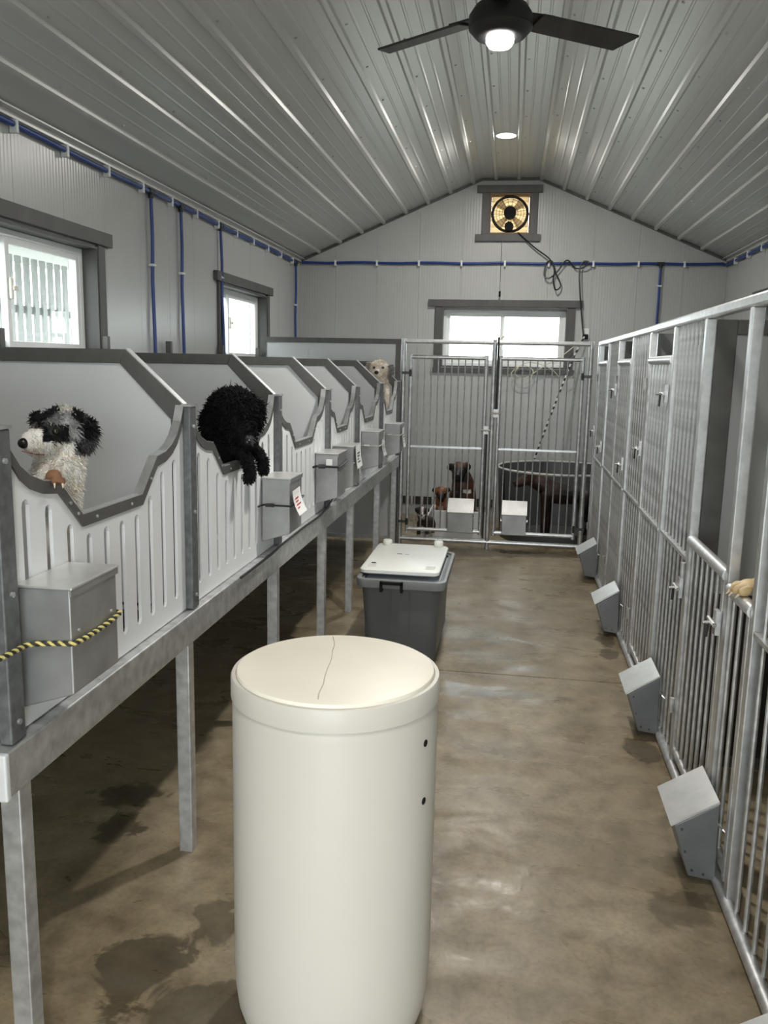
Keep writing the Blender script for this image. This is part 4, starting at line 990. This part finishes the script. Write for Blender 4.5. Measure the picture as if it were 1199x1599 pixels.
# boxer sitting in the left back pen
BR = (.105, .040, .018)
def col4(p, w):
    r, u, t = p; n = vnoise(w, 14, 6)
    if u > -18 and t > 8 and u < 6: return (.006, .005, .005)
    if abs(r) > 11 and u > -8: return (.008, .006, .005)
    if u > -18: return mixc(BR, (.02, .012, .01), .55+n)
    if 8 < r < 20 and -34 < u < -28 and t > 8: return (.45, .42, .38)
    if abs(r-1) < 10 and t > 6: return mixc((.010, .008, .007), BR, .15+n)
    return mixc(BR, (.03, .014, .01), .2+n)
dog('brown adult boxer with black face sitting in the left back pen', (-.484, 8.25, .600), .00629, [
    ('e', (0, 2, 3), (12.5, 12, 13)), ('c', [(-1, -4, 12, 10), (-2, -9, 19, 8.5)]), ('e', (-4, -13, 17), (5, 4, 5)), ('e', (2, -13, 17), (5, 4, 5)),
    ('e', (-14, 5, 0), (5, 7, 2.5), 35), ('e', (13, 7, 0), (5.5, 7.5, 2.5), -30),
    ('c', [(3, -4, -3, 13), (7, -22, -5, 18), (9, -45, -6, 20), (9, -76, -14, 19)]),
    ('c', [(-5, -38, 6, 9), (-6, -65, 11, 6), (-6, -88, 12, 5.2)]), ('c', [(15, -38, 6, 9), (16, -65, 11, 6), (16, -88, 12, 5.2)]), ('e', (-6, -91, 15), (6, 4, 8)), ('e', (16, -91, 15), (6, 4, 8)),
    ('e', (-9, -78, -6), (11, 15, 15)), ('e', (27, -78, -6), (11, 15, 15)), ('e', (-12, -91, 4), (6, 4, 11)), ('e', (30, -91, 4), (6, 4, 11))],
    col4, .0, .010, 3, None, ((-2, -5, 27), (3.2, 2.6, 2)), [((-6, 2, 13.8), 1.8), ((5.5, 2, 13.8), 1.8)], (), 'boxers in the back pen')
def col5(p, w):
    r, u, t = p; n = vnoise(w, 20, 7)
    if t > 6 and u < 1.5 and u > -12: return (.008, .007, .007)
    if abs(r) > 9 and u > 0: return (.02, .014, .01)
    if u < -6 and r < -7: return (.62, .58, .52)
    if u < -18 and abs(r-1) < 4 and t > 3: return (.34, .22, .17)
    return mixc((.20, .075, .028), (.12, .04, .018), .4+n)
dog('brown boxer puppy with black muzzle sitting behind the low board', (-.640, 8.02, .392), .00617, [
    ('e', (1, 3, 0), (10.5, 9, 9.5)), ('c', [(1, -2, 6, 6.5), (1, -5, 10, 5)]), ('e', (-10, 6, 0), (3.5, 4.5, 2), 35), ('e', (12, 7, 0), (3.5, 4.5, 2), -35),
    ('c', [(2, -5, -3, 9), (2, -22, -4, 12), (3, -46, -8, 13)]), ('c', [(-6, -22, 4, 6), (-7, -42, 6, 4), (-7, -58, 7, 3.6)]), ('c', [(10, -22, 4, 6), (11, -42, 6, 4), (11, -58, 7, 3.6)]), ('e', (-7, -60, 9), (4, 3, 5)), ('e', (11, -60, 9), (4, 3, 5)), ('e', (-8, -52, -6), (7, 10, 9)), ('e', (14, -52, -6), (7, 10, 9))],
    col5, .0, .008, 3, None, ((1, -3, 15), (1.8, 1.5, 1.3)), [((-4, 3, 8.8), 1.3), ((6, 3, 8.8), 1.3)], (), 'boxers in the back pen')
def col6(p, w):
    r, u, t = p; n = vnoise(w, 20, 8)
    if u < -2 and u > -9 and t > 3: return (.58, .54, .50)
    if abs(r-1) < 1.6 and u > -2 and t > 3: return (.50, .46, .42)
    if u < -36: return (.42, .40, .38)
    if u < -8 and t > 2 and r < 8: return (.34, .30, .27)
    return mixc((.016, .012, .010), (.04, .025, .018), .4+n)
dog('small black and white puppy standing by the bottom rail of the left gate', (-.775, 7.63, .272), .0059, [
    ('e', (0, 2, 0), (9.5, 8, 8.5)), ('c', [(0, -2, 5, 6), (0, -4, 9, 4.8)]), ('e', (-9, 4, 0), (3.2, 4.2, 2), 40), ('e', (9, 4, 0), (3.2, 4.2, 2), -40),
    ('c', [(1, -6, -4, 8), (6, -16, -10, 9), (12, -19, -19, 9.5), (14, -20, -25, 8)]),
    ('c', [(-3, -18, -4, 4.5), (-4, -32, -2, 3.2), (-4, -42, -1, 3)]), ('c', [(9, -18, -8, 4.5), (9, -32, -5, 3.2), (9, -42, -4, 3)]), ('c', [(9, -22, -22, 5), (8, -34, -25, 3.3), (8, -43, -23, 3)]), ('c', [(18, -22, -22, 5), (19, -34, -25, 3.3), (19, -43, -23, 3)])],
    col6, .0, .007, 3, None, ((0, -2.5, 13.5), (1.7, 1.4, 1.2)), [((-4, 2.2, 7.8), 1.2), ((4, 2.2, 7.8), 1.2)], (), 'boxers in the back pen')
def col7(p, w):
    r, u, t = p; n = vnoise(w, 12, 9)
    return mixc((.040, .015, .009), (.008, .006, .006), .35+(r-20)/110+n*.7)
dog('dark brown dog standing inside the round tub, facing left', (.175, 8.05, .575), .0061, [
    ('e', (4, 1, 0), (11.5, 11, 10)), ('c', [(-4, -4, 2, 8.5), (-14, -9, 4, 6.5)]), ('e', (9, 2, 9), (5, 8, 3), -15), ('e', (6, 5, -10), (5, 7, 3), -15),
    ('c', [(8, -2, 0, 11), (24, -9, 0, 14), (42, -20, -1, 18), (70, -22, -2, 16.5), (92, -21, -2, 16)]),
    ('c', [(30, -25, 9, 9), (29, -55, 10, 5.5), (29, -88, 10, 4.8)]), ('c', [(34, -25, -10, 9), (35, -55, -10, 5.5), (34, -88, -10, 4.8)]), ('e', (27, -90, 10), (7, 3.5, 5)), ('e', (32, -90, -10), (7, 3.5, 5)),
    ('c', [(92, -24, 8, 11), (88, -48, 10, 8), (98, -66, 10, 5), (95, -88, 10, 4.8)]), ('c', [(92, -24, -10, 11), (88, -48, -11, 8), (98, -66, -11, 5), (95, -88, -11, 4.8)]), ('e', (92, -90, 10), (7, 3.5, 5)), ('e', (92, -90, -11), (7, 3.5, 5)),
    ('c', [(104, -14, -2, 4), (112, -18, -2, 3)])],
    col7, .012, .010, 3, None, ((-20, -7, 4.5), (2, 2.6, 2.6)), [((-1, 3, 9), 1.5)], ())
# tan dog behind the near run, one front paw over the low gate
def col8(p, w):
    n = vnoise(w, 30, 10)
    if w.x < .78 and w.z < .945: return mixc((.25, .11, .06), (.5, .36, .2), .4+n)
    return mixc((.60, .47, .27), (.46, .32, .15), .35+n)
WX = [(1, 0, 0), (0, -1, 0)]; A8 = (1.04, 2.24, 1.08)
def w8(x, y, z, r): return (x-A8[0], z-A8[2], -(y-A8[1]), r)
dog('tan dog resting one front paw over the low gate at the right edge', A8, 1.0, [
    ('e', (-.02, .16, -.02), (.085, .085, .085)), ('c', [(-.06, .14, -.03, .055), (-.14, .12, -.06, .042)]), ('e', (.0, .17, .08), (.03, .07, .03)), ('e', (.0, .17, -.12), (.03, .07, .03)),
    ('c', [(0, .10, 0, .075), (.02, -.05, 0, .12), (.06, -.30, 0, .125), (.10, -.62, 0, .12), (.12, -.80, 0, .11)]),
    ('c', [w8(1.0, 2.36, 1.05, .055), w8(.90, 2.48, 1.01, .040), w8(0.828, 2.565, .985, .032), w8(0.763, 2.59, .978, .029)]),
    ('e', w8(0.733, 2.592, .972, 0)[:3], (.036, .020, .033)),
    ('e', w8(0.704, 2.622, .962, 0)[:3], (.020, .0165, .0088), -24), ('e', w8(0.696, 2.601, .961, 0)[:3], (.021, .0165, .0088), -24), ('e', w8(0.698, 2.578, .961, 0)[:3], (.021, .0165, .0088), -24), ('e', w8(0.710, 2.557, .962, 0)[:3], (.022, .0155, .0084), -24),
    ('c', [(-.05, -.06, -.10, .05), (-.12, -.30, -.10, .036), (-.12, -.42, -.10, .03)]),
    ('c', [(.10, -.80, .07, .08), (.02, -.90, .08, .055), (.10, -.98, .08, .035), (.06, -1.055, .08, .03)]), ('c', [(.10, -.80, -.07, .08), (.02, -.90, -.08, .055), (.10, -.98, -.08, .035), (.06, -1.055, -.08, .03)]),
    ('c', [(.22, -.80, 0, .03), (.34, -.74, 0, .02), (.42, -.62, 0, .012)])],
    col8, .0, .0036, 1, None, ((-.185, .125, -.075), (.016, .014, .018)), [((-.085, .185, .01), .009), ((-.085, .185, -.075), .009)],
    [('claw', [w8(x, y, .952, 0)[:3], w8(x-.010, y, .940, 0)[:3]], .004, 'claw') for x, y in ((.686, 2.623), (.677, 2.602), (.679, 2.578), (.692, 2.556))], frame=WX)

# ------------------------------------------------------------------ tidy
for o in bpy.data.objects:
    if '_o' in o: del o['_o']
